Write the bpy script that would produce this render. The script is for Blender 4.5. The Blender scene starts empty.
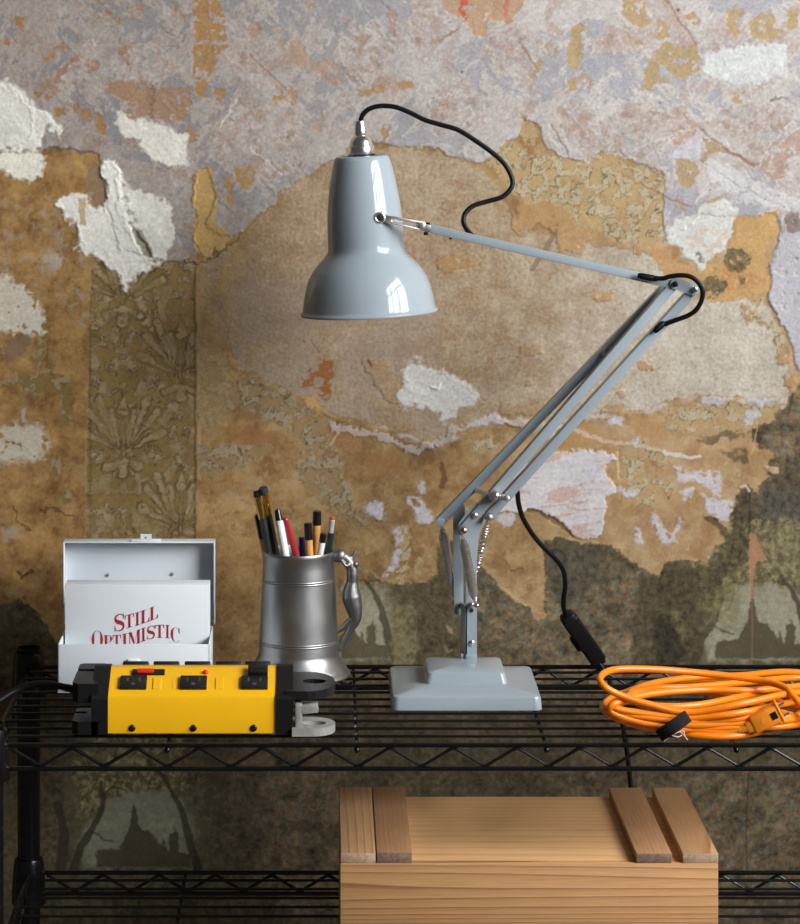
import bpy, bmesh, math, random
import numpy as np
from mathutils import Vector, Matrix, noise

random.seed(3)
scn = bpy.context.scene
COL = scn.collection
PI = math.pi
V3 = Vector

# ---- camera model: level view camera with a falling front (shift), long lens
FPX, VPX, VPY, CZ = 2900.0, 325.0, 60.0, 1.623
SH = 0.95                 # top of the upper wire deck
LO = CZ - 0.902           # top of the lower wire deck
WALL_Y = 3.30
WK = WALL_Y / FPX         # metres per wall unit

def P(px, py, y):
    return V3(((px - VPX) * y / FPX, y, CZ - (py - VPY) * y / FPX))

def on(px, py, h=0.0, z0=SH):
    """point at height h above a deck that is seen at (px, py)"""
    z = z0 + h
    return P(px, py, (CZ - z) * FPX / (py - VPY))

# ---------------------------------------------------------------- materials
def nodes_of(name):
    m = bpy.data.materials.new(name); m.use_nodes = True
    nt = m.node_tree
    return m, nt, nt.nodes['Principled BSDF']

def mat(name, col, rough=.5, metal=0.0, var=.06, scale=40.0, bump=0.0, bscale=300.0, coat=0.0, spec=.5, rvar=0.0, crough=.05):
    m, nt, b = nodes_of(name)
    tc = nt.nodes.new('ShaderNodeTexCoord')
    n = nt.nodes.new('ShaderNodeTexNoise'); n.inputs['Scale'].default_value = scale; n.inputs['Detail'].default_value = 5
    nt.links.new(tc.outputs['Object'], n.inputs['Vector'])
    r = nt.nodes.new('ShaderNodeValToRGB')
    r.color_ramp.elements[0].position = .3; r.color_ramp.elements[1].position = .7
    r.color_ramp.elements[0].color = (*[c * (1 - var) for c in col], 1)
    r.color_ramp.elements[1].color = (*[min(1, c * (1 + var)) for c in col], 1)
    nt.links.new(n.outputs['Fac'], r.inputs['Fac']); nt.links.new(r.outputs['Color'], b.inputs['Base Color'])
    b.inputs['Roughness'].default_value = rough; b.inputs['Metallic'].default_value = metal
    b.inputs['Specular IOR Level'].default_value = spec
    b.inputs['Coat Weight'].default_value = coat; b.inputs['Coat Roughness'].default_value = crough
    if rvar:
        mr = nt.nodes.new('ShaderNodeMapRange')
        mr.inputs['From Min'].default_value = .3; mr.inputs['From Max'].default_value = .7
        mr.inputs['To Min'].default_value = rough - rvar; mr.inputs['To Max'].default_value = rough + rvar
        nt.links.new(n.outputs['Fac'], mr.inputs['Value']); nt.links.new(mr.outputs['Result'], b.inputs['Roughness'])
    if bump:
        n2 = nt.nodes.new('ShaderNodeTexNoise'); n2.inputs['Scale'].default_value = bscale; n2.inputs['Detail'].default_value = 3
        nt.links.new(tc.outputs['Object'], n2.inputs['Vector'])
        bp = nt.nodes.new('ShaderNodeBump'); bp.inputs['Strength'].default_value = bump; bp.inputs['Distance'].default_value = .001
        nt.links.new(n2.outputs['Fac'], bp.inputs['Height']); nt.links.new(bp.outputs['Normal'], b.inputs['Normal'])
    return m

def wood(name, light, dark, axis='X', across='Z', freq=90.0, amp=2.0, nscale=7.0, off=0.0, stretch=.06, contrast=1.0, rough=.55):
    """plain-sawn softwood: growth lines drawn out along one axis"""
    m, nt, b = nodes_of(name)
    N = nt.nodes.new; L = nt.links.new
    tc = N('ShaderNodeTexCoord'); mp = N('ShaderNodeMapping')
    sc = {'X': (stretch, 1, 1), 'Y': (1, stretch, 1), 'Z': (1, 1, stretch)}[axis]
    mp.inputs['Scale'].default_value = sc; mp.inputs['Location'].default_value = (off, off * .7, off * 1.3)
    L(tc.outputs['Object'], mp.inputs['Vector'])
    n1 = N('ShaderNodeTexNoise'); n1.inputs['Scale'].default_value = nscale; n1.inputs['Detail'].default_value = 2.0; n1.inputs['Roughness'].default_value = .3
    L(mp.outputs['Vector'], n1.inputs['Vector'])
    am = N('ShaderNodeMath'); am.operation = 'MULTIPLY'; am.inputs[1].default_value = amp; L(n1.outputs['Fac'], am.inputs[0])
    sx = N('ShaderNodeSeparateXYZ'); L(tc.outputs['Object'], sx.inputs['Vector'])
    mul = N('ShaderNodeMath'); mul.operation = 'MULTIPLY_ADD'; mul.inputs[1].default_value = freq
    L(sx.outputs[across], mul.inputs[0]); L(am.outputs[0], mul.inputs[2])
    fr = N('ShaderNodeMath'); fr.operation = 'FRACT'; L(mul.outputs[0], fr.inputs[0])
    r = N('ShaderNodeValToRGB'); e = r.color_ramp.elements
    e[0].position = 0; e[0].color = (*light, 1)
    e[1].position = 1; e[1].color = (*light, 1)
    mid = [l + (d - l) * .35 * contrast for l, d in zip(light, dark)]
    dk = [l + (d - l) * contrast for l, d in zip(light, dark)]
    x = e.new(.70); x.color = (*mid, 1)
    x = e.new(.91); x.color = (*dk, 1)
    x = e.new(.96); x.color = (*light, 1)
    L(fr.outputs[0], r.inputs['Fac'])
    mp2 = N('ShaderNodeMapping'); mp2.inputs['Scale'].default_value = tuple(.03 if s < 1 else 1 for s in sc)
    L(tc.outputs['Object'], mp2.inputs['Vector'])
    n2 = N('ShaderNodeTexNoise'); n2.inputs['Scale'].default_value = 700; n2.inputs['Detail'].default_value = 3
    L(mp2.outputs['Vector'], n2.inputs['Vector'])
    n3 = N('ShaderNodeTexNoise'); n3.inputs['Scale'].default_value = 14; n3.inputs['Detail'].default_value = 3
    L(mp.outputs['Vector'], n3.inputs['Vector'])
    add = N('ShaderNodeMath'); add.operation = 'ADD'; L(n2.outputs['Fac'], add.inputs[0]); L(n3.outputs['Fac'], add.inputs[1])
    mr = N('ShaderNodeMapRange'); mr.inputs['From Min'].default_value = .6; mr.inputs['From Max'].default_value = 1.4
    mr.inputs['To Min'].default_value = .78; mr.inputs['To Max'].default_value = 1.18
    L(add.outputs[0], mr.inputs['Value'])
    mx = N('ShaderNodeMix'); mx.data_type = 'RGBA'; mx.blend_type = 'MULTIPLY'; mx.inputs['Factor'].default_value = 1
    L(r.outputs['Color'], mx.inputs['A']); L(mr.outputs['Result'], mx.inputs['B'])
    L(mx.outputs['Result'], b.inputs['Base Color'])
    b.inputs['Roughness'].default_value = rough; b.inputs['Specular IOR Level'].default_value = .35
    bp = N('ShaderNodeBump'); bp.inputs['Strength'].default_value = .15; bp.inputs['Distance'].default_value = .001
    L(n2.outputs['Fac'], bp.inputs['Height']); L(bp.outputs['Normal'], b.inputs['Normal'])
    return m

def glow(name, col, strength):
    m, nt, b = nodes_of(name)
    b.inputs['Base Color'].default_value = (*col, 1); b.inputs['Roughness'].default_value = .25
    b.inputs['Emission Color'].default_value = (*col, 1); b.inputs['Emission Strength'].default_value = strength
    return m

M = dict(
    paint=mat('grey_blue_enamel', (.285, .333, .365), .32, 0, .015, 8, coat=.5, crough=.02, spec=.12),
    black=mat('black_powder_coat', (.0035, .0035, .004), .24, 0, .2, 60, bump=.03, bscale=900, spec=.4),
    rubber=mat('black_rubber', (.0045, .0045, .0045), .45, 0, .2, 80, spec=.18),
    plastic=mat('black_plastic', (.008, .008, .0085), .42, 0, .15, 60, bump=.04, bscale=700, spec=.2),
    chrome=mat('chrome', (.82, .81, .80), .24, 1, .02, 30),
    nickel=mat('satin_nickel', (.72, .71, .69), .34, 1, .03, 60),
    endlight=mat('sawn_end_grain', (.40, .27, .17), .8, 0, .25, 260),
    enddark=mat('dark_sawn_end_grain', (.19, .115, .08), .8, 0, .3, 320),
    steel=mat('spring_steel', (.62, .61, .59), .34, 1, .08, 60),
    copper=mat('copper_bolt', (.75, .42, .28), .22, 1, .06, 60),
    pewter=mat('pewter', (.33, .332, .33), .42, 1, .08, 28, bump=.03, bscale=120, rvar=.05),
    pewterdark=mat('dull_cast_pewter', (.26, .262, .26), .50, 1, .08, 60, bump=.03, bscale=160),
    white=mat('white_enamel', (.66, .705, .745), .42, 0, .015, 8, coat=.15, crough=.3),
    card=mat('white_card', (.655, .69, .715), .6, 0, .01, 10),
    red=mat('red_ink', (.34, .012, .022), .5, 0, .05, 200),
    yellow=mat('yellow_enamel', (.80, .42, .004), .34, 0, .03, 12, coat=.25, crough=.2),
    orange=mat('orange_vinyl', (.80, .205, .005), .33, 0, .03, 30, bump=.02, bscale=400),
    orangeplug=mat('orange_plug_vinyl', (.80, .24, .012), .4, 0, .05, 60),
    felt=mat('black_felt_strap', (.009, .009, .010), .85, 0, .3, 300, bump=.2, bscale=900, spec=.2),
    thread=mat('frayed_thread', (.75, .62, .52), .8, 0, .1, 100),
    gold=mat('gold_ferrule', (.85, .55, .16), .18, 1, .12, 90),
    inkblack=mat('black_gloss_cap', (.008, .008, .009), .2, 0, .1, 60, coat=.3),
    graphite=mat('dark_grey_lacquer', (.035, .034, .033), .35, 0, .15, 60),
    penwhite=mat('white_pen_barrel', (.78, .77, .74), .35, 0, .02, 40),
    penred=mat('red_pen_barrel', (.36, .016, .028), .28, 0, .06, 60, coat=.3),
    penblue=mat('dark_blue_pen', (.02, .015, .09), .3, 0, .1, 60),
    penamber=mat('amber_pen_barrel', (.60, .30, .08), .4, 0, .06, 60),
    pengreen=mat('dark_green_lacquer', (.010, .030, .026), .3, 0, .1, 60),
    eraser_red=mat('worn_red_eraser', (.45, .06, .05), .8, 0, .1, 90),
    eraser_black=mat('black_eraser', (.018, .018, .02), .8, 0, .1, 90),
    ferrule=mat('pale_metal_ferrule', (.72, .71, .66), .3, .6, .15, 200),
    litgrey=mat('lit_grey_plastic', (.26, .25, .23), .5, 0, .15, 120, bump=.06, bscale=500),  # light on the lower cord hook put into a grey base colour
    slot=mat('slot_highlight', (.05, .05, .05), .4, 0, .1, 60),  # lighter than the socket: small highlights put into the slot colour
    hole=mat('dark_hole', (.004, .004, .004), .8, 0, .1, 60),
    socket=mat('dark_grey_socket', (.010, .010, .011), .4, 0, .1, 60, spec=.35),
    floorm=mat('worn_dark_boards', (.10, .07, .045), .6, 0, .25, 6, bump=.1, bscale=40),
    sidewall=mat('plain_grey_plaster', (.34, .30, .25), .85, 0, .12, 4, bump=.2, bscale=80),
    frame=mat('white_window_paint', (.7, .7, .68), .5, 0, .04, 10),
)
M['redglow'] = glow('lit_red_rocker', (.45, .015, .01), .35)
M['woodfront'] = wood('pine_front', (.52, .285, .12), (.24, .10, .035), 'X', 'Z', 120, 12.0, 17, 2.3, .03, .85)
M['woodlid'] = wood('pine_lid', (.63, .375, .17), (.43, .225, .085), 'X', 'Y', 60, 12.0, 6, 5.1, .03, .6)
M['woodside'] = wood('pine_side', (.50, .27, .11), (.25, .10, .03), 'Y', 'Z', 90, 4, 9, 7.7, .08, .8)
M['battenA'] = wood('batten_left_outer', (.37, .215, .10), (.17, .085, .035), 'Y', 'X', 120, 3.0, 12, 1.1, .12, .8)
M['battenB'] = wood('batten_left_inner', (.36, .19, .09), (.24, .12, .055), 'Y', 'X', 190, 3.0, 9, 3.9, .05, .6)
M['battenC'] = wood('batten_right_inner', (.41, .225, .11), (.26, .13, .055), 'Y', 'X', 210, 4.0, 9, 6.2, .06, .6)
M['battenD'] = wood('batten_right_outer', (.50, .295, .14), (.26, .115, .04), 'Y', 'X', 22, 6.0, 8, 3.4, .30, .85)

# ---------------------------------------------------------------- mesh helpers
class MB:
    def __init__(s): s.bm = bmesh.new()
    def _add(s, verts, faces, smooth=True):
        vs = [s.bm.verts.new(v) for v in verts]
        for f in faces:
            try:
                fc = s.bm.faces.new([vs[i] for i in f]); fc.smooth = smooth
            except ValueError: pass
        return vs
    def box(s, c, size, rot=None, bevel=0.0, seg=2, taper=1.0, smooth=False):
        b = bmesh.new(); bmesh.ops.create_cube(b, size=1.0)
        for v in b.verts:
            k = taper if v.co.z > 0 else 1.0
            v.co = V3((v.co.x * size[0] * k, v.co.y * size[1] * k, v.co.z * size[2]))
        if bevel: bmesh.ops.bevel(b, geom=b.edges[:], offset=bevel, segments=seg, profile=.5, affect='EDGES')
        R = rot.to_4x4() if rot is not None else Matrix.Identity(4)
        b.transform(Matrix.Translation(V3(c)) @ R)
        s.merge(b, smooth or bevel > 0); return s
    def merge(s, b, smooth=True):
        b.verts.ensure_lookup_table()
        mp = {v: s.bm.verts.new(v.co) for v in b.verts}
        for f in b.faces:
            try:
                g = s.bm.faces.new([mp[v] for v in f.verts]); g.smooth = smooth
            except ValueError: pass
        b.free()
    def tube(s, pts, r, n=8, closed=False, caps=True):
        pts = [V3(p) for p in pts]; m = len(pts)
        rs = r if isinstance(r, (list, tuple)) else [r] * m
        T = []
        for i in range(m):
            a = pts[(i - 1) % m] if (closed or i > 0) else pts[i]
            c = pts[(i + 1) % m] if (closed or i < m - 1) else pts[i]
            t = (c - a); T.append(t.normalized() if t.length > 1e-12 else V3((0, 0, 1)))
        up = V3((0, 0, 1)) if abs(T[0].z) < .9 else V3((1, 0, 0))
        nrm = (up - T[0] * up.dot(T[0])).normalized()
        vs = []
        for i in range(m):
            if i > 0:
                nrm = nrm - T[i] * nrm.dot(T[i])
                nrm = nrm.normalized() if nrm.length > 1e-9 else T[i].orthogonal().normalized()
            bi = T[i].cross(nrm)
            for k in range(n):
                a = 2 * PI * k / n
                vs.append(pts[i] + (nrm * math.cos(a) + bi * math.sin(a)) * rs[i])
        fs = []
        for i in range(m - (0 if closed else 1)):
            j = (i + 1) % m
            for k in range(n):
                q = (k + 1) % n
                fs.append((i * n + k, i * n + q, j * n + q, j * n + k))
        if caps and not closed:
            fs.append(tuple(reversed(range(n)))); fs.append(tuple((m - 1) * n + k for k in range(n)))
        s._add(vs, fs); return s
    def lathe(s, prof, org=(0, 0, 0), axis=(0, 0, 1), n=48, closed=False):
        """prof: (radius, height along axis)"""
        ax = V3(axis).normalized(); u = ax.orthogonal().normalized(); w = ax.cross(u); o = V3(org)
        vs, idx = [], []
        for r, h in prof:
            if r < 1e-7: idx.append([len(vs)] * n); vs.append(o + ax * h)
            else:
                idx.append(list(range(len(vs), len(vs) + n)))
                for k in range(n):
                    a = 2 * PI * k / n
                    vs.append(o + ax * h + (u * math.cos(a) + w * math.sin(a)) * r)
        fs = []
        L = len(prof)
        for i in range(L if closed else L - 1):
            A, B = idx[i], idx[(i + 1) % L]
            for k in range(n):
                q = (k + 1) % n
                f = []
                for v in (A[k], A[q], B[q], B[k]):
                    if v not in f: f.append(v)
                if len(f) > 2: fs.append(tuple(f))
        s._add(vs, fs); return s
    def cyl(s, a, b, r, n=24, bev=0.0):
        a, b = V3(a), V3(b); h = (b - a).length
        bev = min(bev, r * .45, h * .45)
        if bev: pr = [(0, 0), (r - bev, 0), (r - bev * .3, bev * .3), (r, bev), (r, h - bev), (r - bev * .3, h - bev * .3), (r - bev, h), (0, h)]
        else: pr = [(0, 0), (r, 0), (r, h), (0, h)]
        return s.lathe(pr, a, b - a, n)
    def prism(s, pts, y0, y1, hole=None, smooth=False):
        """outline in the x-z plane (list of (x, z)) given thickness from y0 to y1"""
        return s.extrude([V3((x, y0, z)) for x, z in pts], V3((0, y1 - y0, 0)), hole and [V3((x, y0, z)) for x, z in hole])
    def extrude(s, loop, d, hole=None):
        d = V3(d); b = bmesh.new()
        def ring(l):
            vs = [b.verts.new(p) for p in l]
            return [b.edges.new((vs[i], vs[(i + 1) % len(vs)])) for i in range(len(vs))]
        e = ring(loop)
        if hole: e += ring(hole)
        bmesh.ops.triangle_fill(b, use_beauty=True, use_dissolve=False, edges=e)
        faces = b.faces[:]
        r = bmesh.ops.extrude_face_region(b, geom=faces)
        bmesh.ops.translate(b, verts=[g for g in r['geom'] if isinstance(g, bmesh.types.BMVert)], vec=d)
        s.merge(b, False); return s
    def ball(s, c, r, n=16, scale=(1, 1, 1)):
        b = bmesh.new(); bmesh.ops.create_uvsphere(b, u_segments=n, v_segments=max(6, n // 2), radius=r)
        for v in b.verts: v.co = V3((v.co.x * scale[0], v.co.y * scale[1], v.co.z * scale[2])) + V3(c)
        s.merge(b); return s
    def bar(s, a, b, w, d, wdir=None, bevel=0.0, seg=2):
        """square bar from a to b; w across in the x-z plane, d in depth"""
        a, b = V3(a), V3(b); t = (b - a); h = t.length; t.normalize()
        y = V3((0, 1, 0)); x = y.cross(t).normalized(); y = t.cross(x).normalized()
        R = Matrix((x, y, t)).transposed()
        return s.box((a + b) / 2, (w, d, h), R, bevel, seg)

def spline(pts, sub=8, closed=False):
    pts = [V3(p) for p in pts]; n = len(pts); out = []
    for i in range(n if closed else n - 1):
        g = lambda k: pts[k % n] if closed else pts[min(max(k, 0), n - 1)]
        p0, p1, p2, p3 = g(i - 1), g(i), g(i + 1), g(i + 2)
        for k in range(sub):
            t = k / sub
            out.append(.5 * ((2 * p1) + (p2 - p0) * t + (2 * p0 - 5 * p1 + 4 * p2 - p3) * t * t + (3 * p1 - p0 - 3 * p2 + p3) * t ** 3))
    if not closed: out.append(pts[-1])
    return out

ORG = {}
def thing(name, loc, label, cat, group=None):
    o = bpy.data.objects.new(name, None); COL.objects.link(o)
    o.location = V3(loc); o.empty_display_size = .02; ORG[o] = V3(loc)
    o['label'] = label; o['category'] = cat
    if group: o['group'] = group
    return o

def obj(name, mb, m, parent=None, label=None, sub=0, auto=35):
    bmesh.ops.recalc_face_normals(mb.bm, faces=mb.bm.faces[:])
    me = bpy.data.meshes.new(name); mb.bm.to_mesh(me); mb.bm.free()
    me.materials.append(m)
    o = bpy.data.objects.new(name, me); COL.objects.link(o)
    if auto and any(p.use_smooth for p in me.polygons):
        me.set_sharp_from_angle(angle=math.radians(auto))
    if parent is not None:
        o.parent = parent
        o.matrix_parent_inverse = Matrix.Translation(-ORG[parent])
    ORG[o] = V3((0, 0, 0))
    if label: o['label'] = label
    if sub:
        md = o.modifiers.new('Subdivision', 'SUBSURF'); md.levels = sub; md.render_levels = sub
    return o

def struct(o):
    o['kind'] = 'structure'; return o
RELIEF = .8
WIN = (.0, 2.5, 1.65, 3.5)
WIN_W = 380.0
AMB = (.92, .97, 1.0, 1); AMB_S = .065
EXPO = 0.0
# ---------------------------------------------------------------- the stripped wall
# u, v are wall coordinates: one unit is WK metres (about 1.1 mm), u to the right, v downwards
_rng = np.random.RandomState(7)
_perm = _rng.permutation(512)
_ang = _rng.rand(512) * 2 * np.pi
_gx, _gy = np.cos(_ang), np.sin(_ang)

def perlin(x, y, seed=0):
    x = x + seed * 17.13; y = y + seed * 9.71
    xi = np.floor(x).astype(np.int64); yi = np.floor(y).astype(np.int64)
    xf = x - xi; yf = y - yi
    def g(a, b, dx, dy):
        h = _perm[(_perm[a & 511] + b) & 511]
        return _gx[h] * dx + _gy[h] * dy
    w = xf * xf * xf * (xf * (xf * 6 - 15) + 10); q = yf * yf * yf * (yf * (yf * 6 - 15) + 10)
    a = g(xi, yi, xf, yf); b = g(xi + 1, yi, xf - 1, yf)
    c = g(xi, yi + 1, xf, yf - 1); d = g(xi + 1, yi + 1, xf - 1, yf - 1)
    return (a + w * (b - a) + q * ((c + w * (d - c)) - (a + w * (b - a)))) * 1.5

def fbm(x, y, s, octv=4, seed=0, gain=0.55):
    x = x / s; y = y / s
    t = 0; a = 1.0; n = 0
    for k in range(octv):
        t = t + a * perlin(x, y, seed + k * 3); n += a
        a *= gain; x = x * 2.03; y = y * 2.03
    return t / n * 1.25

def sst(a, b, x):
    t = np.clip((x - a) / (b - a), 0, 1)
    return t * t * (3 - 2 * t)

def S(r, g, b, e=1.0):
    c = np.array([r, g, b], float) / 255
    return np.where(c <= .04045, c / 12.92, ((c + .055) / 1.055) ** 2.4) / e

def make_wall(U, V):
    """colour (linear, some light falloff left in) and relief (wall units, towards the room) of the wall at every point"""
    shp = U.shape
    wx = fbm(U, V, 16, 4, 1); wy = fbm(U, V, 16, 4, 2)
    fx = fbm(U, V, 5, 3, 3); fy = fbm(U, V, 5, 3, 4)
    grain = fbm(U, V, 3.0, 2, 5)
    mid = fbm(U, V, 28, 5, 6)
    big = fbm(U, V, 90, 4, 8)
    col = np.zeros(shp + (3,)); hgt = np.zeros(shp)
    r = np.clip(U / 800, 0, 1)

    def sd(pts, uu, vv):
        P = np.array(pts, float)
        d = np.full(uu.shape, 1e9); ins = np.zeros(uu.shape, bool)
        for i in range(len(P)):
            a = P[i]; b = P[(i + 1) % len(P)]
            ex, ey = b - a
            px, py = uu - a[0], vv - a[1]
            t = np.clip((px * ex + py * ey) / (ex * ex + ey * ey + 1e-9), 0, 1)
            d = np.minimum(d, (px - t * ex) ** 2 + (py - t * ey) ** 2)
            c = ((a[1] > vv) != (b[1] > vv)) & (uu < ex * (vv - a[1]) / (ey + (ey == 0) * 1e-9) + a[0])
            ins ^= c
        d = np.sqrt(d)
        return np.where(ins, -d, d)

    def box(pts, pad=14):
        P = np.array(pts, float)
        return ((U > P[:, 0].min() - pad) & (U < P[:, 0].max() + pad) &
                (V > P[:, 1].min() - pad) & (V < P[:, 1].max() + pad))

    u1, v1 = U[0], V[:, 0]

    def win(pts, pad):
        P = np.array(pts, float)
        i = np.searchsorted(v1, (P[:, 1].min() - pad, P[:, 1].max() + pad)); j = np.searchsorted(u1, (P[:, 0].min() - pad, P[:, 0].max() + pad))
        return (slice(max(i[0] - 1, 0), i[1] + 1), slice(max(j[0] - 1, 0), j[1] + 1))

    def regs(pts, rough, fine, soft):
        w = win(pts, 14 + rough)
        if U[w].size == 0: return w, U[w], U[w]
        D = sd(pts, U[w] + rough * wx[w] + fine * fx[w], V[w] + rough * wy[w] + fine * fy[w])
        return w, D, np.clip(.5 - D / (2 * soft), 0, 1)

    def reg(pts, rough=5.0, fine=2.0, soft=0.8):
        """signed distance and soft mask of a torn-edged region"""
        w, d, q = regs(pts, rough, fine, soft)
        D = np.full(shp, 99.0); D[w] = d
        m = np.zeros(shp); m[w] = q
        return D, m

    def put(m, c):
        w = np.nonzero(m.max(1) > 1e-4)[0]; x = np.nonzero(m.max(0) > 1e-4)[0]
        if len(w) == 0: return
        k = (slice(w[0], w[-1] + 1), slice(x[0], x[-1] + 1))
        if getattr(c, 'ndim', 1) == 3: c = c[k]
        col[k] = col[k] + (c - col[k]) * m[k][..., None]

    def mixc(a, b, t):
        return a + (b - a) * np.clip(t, 0, 1)[..., None]

    def seg(a, b, wa, wb, uu=None, vv=None):
        uu = U if uu is None else uu; vv = V if vv is None else vv
        ex, ey = b[0] - a[0], b[1] - a[1]
        t = np.clip(((uu - a[0]) * ex + (vv - a[1]) * ey) / (ex * ex + ey * ey + 1e-9), 0, 1)
        return np.hypot(uu - a[0] - t * ex, vv - a[1] - t * ey) - (wa + (wb - wa) * t)

    def line(pts, w0, w1, c, strength=1.0, rough=2.0, relief=0.0):
        w = win(pts, 10 + max(w0, w1))
        if U[w].size == 0: return
        uu = U[w] + rough * wx[w] + rough * .5 * fx[w]; vv = V[w] + rough * wy[w] + rough * .5 * fy[w]
        d = np.full(uu.shape, 99.0)
        n = len(pts) - 1
        for i in range(n):
            d = np.minimum(d, seg(pts[i], pts[i + 1], w0 + (w1 - w0) * i / n, w0 + (w1 - w0) * (i + 1) / n, uu, vv))
        m = np.clip(.5 - d, 0, 1) * strength
        col[w] += (c - col[w]) * m[..., None]
        if relief: hgt[w] += m * relief

    def streak(deg, ln, wd, seed, o=4):
        a = np.radians(deg); ca, sa = np.cos(a), np.sin(a)
        p = U * ca + V * sa; q = -U * sa + V * ca
        return fbm(p / ln * 10 + wx * 2, q / wd * 10 + wy * 2, 10, o, seed)

    # ---- old ochre paper and size: the ground of everything
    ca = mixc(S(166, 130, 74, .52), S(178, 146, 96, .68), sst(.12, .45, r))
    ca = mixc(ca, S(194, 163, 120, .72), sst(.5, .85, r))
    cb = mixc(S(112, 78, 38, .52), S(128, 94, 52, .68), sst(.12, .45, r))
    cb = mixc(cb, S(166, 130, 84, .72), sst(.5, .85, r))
    t = .5 + .75 * mid + .3 * big + .2 * grain + .25 * fx + .3 * fbm(U + 9 * wx, V + 9 * wy, 13, 4, 9)
    col[...] = mixc(ca, cb, t)
    hgt += .12 * mid + .06 * grain
    # pale veins of glue
    vein = np.exp(-(np.abs(fbm(U + 14 * wx, V + 14 * wy, 46, 3, 11)) / .025) ** 2)
    put(.28 * vein * (V > 330), mixc(S(150, 115, 70, .5), S(205, 170, 120, .71), r))
    crk = np.exp(-(fbm(U + 8 * wx, V + 8 * wy, 38, 4, 12) / .016) ** 2) * sst(-.05, .25, fbm(U, V, 60, 2, 14))
    put(.6 * crk * (V > 250), mixc(S(80, 52, 28, .52), S(130, 96, 58, .70), r))
    pale = sst(.12, .3, fbm(U + 6 * wx, V + 6 * wy, 18, 4, 15)) * sst(-.1, .2, fbm(U, V, 70, 2, 16))
    put(.4 * pale, mixc(S(150, 126, 90, .54), S(204, 180, 142, .71), r))
    blot = sst(.25, .5, fbm(U, V, 34, 4, 13))
    put(.45 * blot, mixc(S(98, 58, 26, .5), S(160, 108, 58, .75), r))

    # arabesque remnants: pale leaf shapes with dark outlines
    ar = fbm(U + 4 * wx, V + 4 * wy, 12, 2, 21)
    ar2 = fbm(U + 4 * wx, V + 4 * wy, 9, 2, 23)
    arf = sst(.02, .06, ar) * .8
    aro = np.exp(-((ar - .03) / .05) ** 2) * sst(-.7, 0, fx + wx) + .8 * np.exp(-((ar2 - .12) / .05) ** 2) * (ar > .05)
    def damasked(mask, pale, ground, dark, k=1.0):
        c = mixc(ground + 0 * col, pale + 0 * col, arf)
        c = mixc(c, dark + 0 * col, np.clip(aro, 0, 1) * .95 * k)
        put(mask, c)
        hgt[...] += mask * (.3 * arf)

    # ---- left ochre sheet details: scrolls
    for pts in ([(20, 512), (38, 520), (52, 540), (52, 562), (44, 575), (30, 568), (26, 552), (34, 545)],
                [(0, 585), (25, 592), (50, 585), (64, 565)], [(40, 515), (60, 505), (80, 512)],
                [(18, 575), (14, 560), (22, 548)], [(44, 560), (60, 552), (62, 530), (78, 520)],
                [(235, 588), (238, 605), (228, 620), (218, 628)], [(222, 636), (242, 618), (262, 610)],
                [(228, 640), (236, 648), (250, 646)], [(20, 470), (32, 455), (28, 440)]):
        line(pts, 1.2, .6, S(140, 104, 58, .5), .55, 4)
    line([(14, 505), (18, 520), (30, 530)], 1.5, 1, S(80, 45, 20, .5), .7, 5)
    line([(42, 510), (60, 512), (72, 515)], 2.2, 1.5, S(70, 42, 20, .5), .7, 5)
    line([(18, 570), (24, 577), (32, 572)], 1.6, 2, S(72, 40, 18, .5), .8, 4)
    for pts, w in (([(0, 200), (60, 190), (96, 260), (90, 330), (40, 300), (0, 290)], 8),):
        D, m = reg(pts, w)
        put(.6 * m * sst(.0, .5, fbm(U + 3 * fx, V + 3 * fy, 11, 4, 31)), S(150, 138, 122, .55) + 0 * col)
    # olive arabesque scraps on the left sheet
    for pts in ([(18, 380), (44, 368), (66, 376), (74, 392), (74, 418), (60, 422), (62, 400), (50, 392), (22, 392)],
                [(38, 325), (47, 322), (46, 350), (38, 368), (36, 350)], [(50, 460), (64, 456), (60, 478), (50, 482)],
                [(56, 494), (70, 490), (72, 500), (60, 506)], [(0, 380), (18, 376), (16, 384), (0, 388)]):
        D, m = reg(pts, 4)
        damasked(m, S(138, 122, 92, .5), S(118, 94, 48, .5), S(80, 64, 36, .5), .7)
    for pts in ([(5, 340), (34, 330), (26, 352), (4, 366)], [(28, 396), (36, 392), (34, 402), (27, 404)], [(72, 516), (79, 514), (78, 522), (72, 522)]):
        D, m = reg(pts, 4); put(.7 * m, S(108, 86, 66, .5) + 0 * col)
    D, m = reg([(22, 410), (27, 408), (26, 422), (22, 422)], 3); put(.8 * m, S(165, 155, 150, .52) + 0 * col)
    D, m = reg([(0, 528), (18, 526), (20, 534), (2, 542)], 5); put(.5 * m, S(150, 142, 130, .5) + 0 * col)

    # ---- the damask strip
    D, m = reg([(91, 262), (195, 262), (195, 700), (84, 700), (86, 460)], 1.0, .8, .71)
    ds = np.full(shp, 99.0); b = (U > 60) & (U < 215) & (V > 250) & (V < 710)
    uu = (U + 3 * wx + 1.2 * fx)[b]; vv = (V + 3 * wy + 1.2 * fy)[b]
    acc = np.full(uu.shape, 99.0); rib = np.full(uu.shape, 99.0)
    leaves = []
    for oy, ox in ((0, 123), (150, 122), (-152, 123), (-76, 181), (76, 181)):
        L = [((0, 0), (0, -64), 1.6, 1), ((0, -46), (0, -62), 6, 1), ((4, -10), (12, -44), 1.2, 4.6), ((7, -12), (24, -56), 1.2, 4.4), ((9, -13), (34, -44), 1.2, 4.6), ((11, -9), (40, -24), 1.4, 5), ((0, 6), (0, 18), 4, 5.5), ((3, 6), (16, 12), 2.5, 4.5)]
        for a, c, wa, wb in L:
            for sx in (1, -1):
                leaves.append(((ox + sx * a[0], 456 + oy + a[1]), (ox + sx * c[0], 456 + oy + c[1]), wa, wb))
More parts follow.
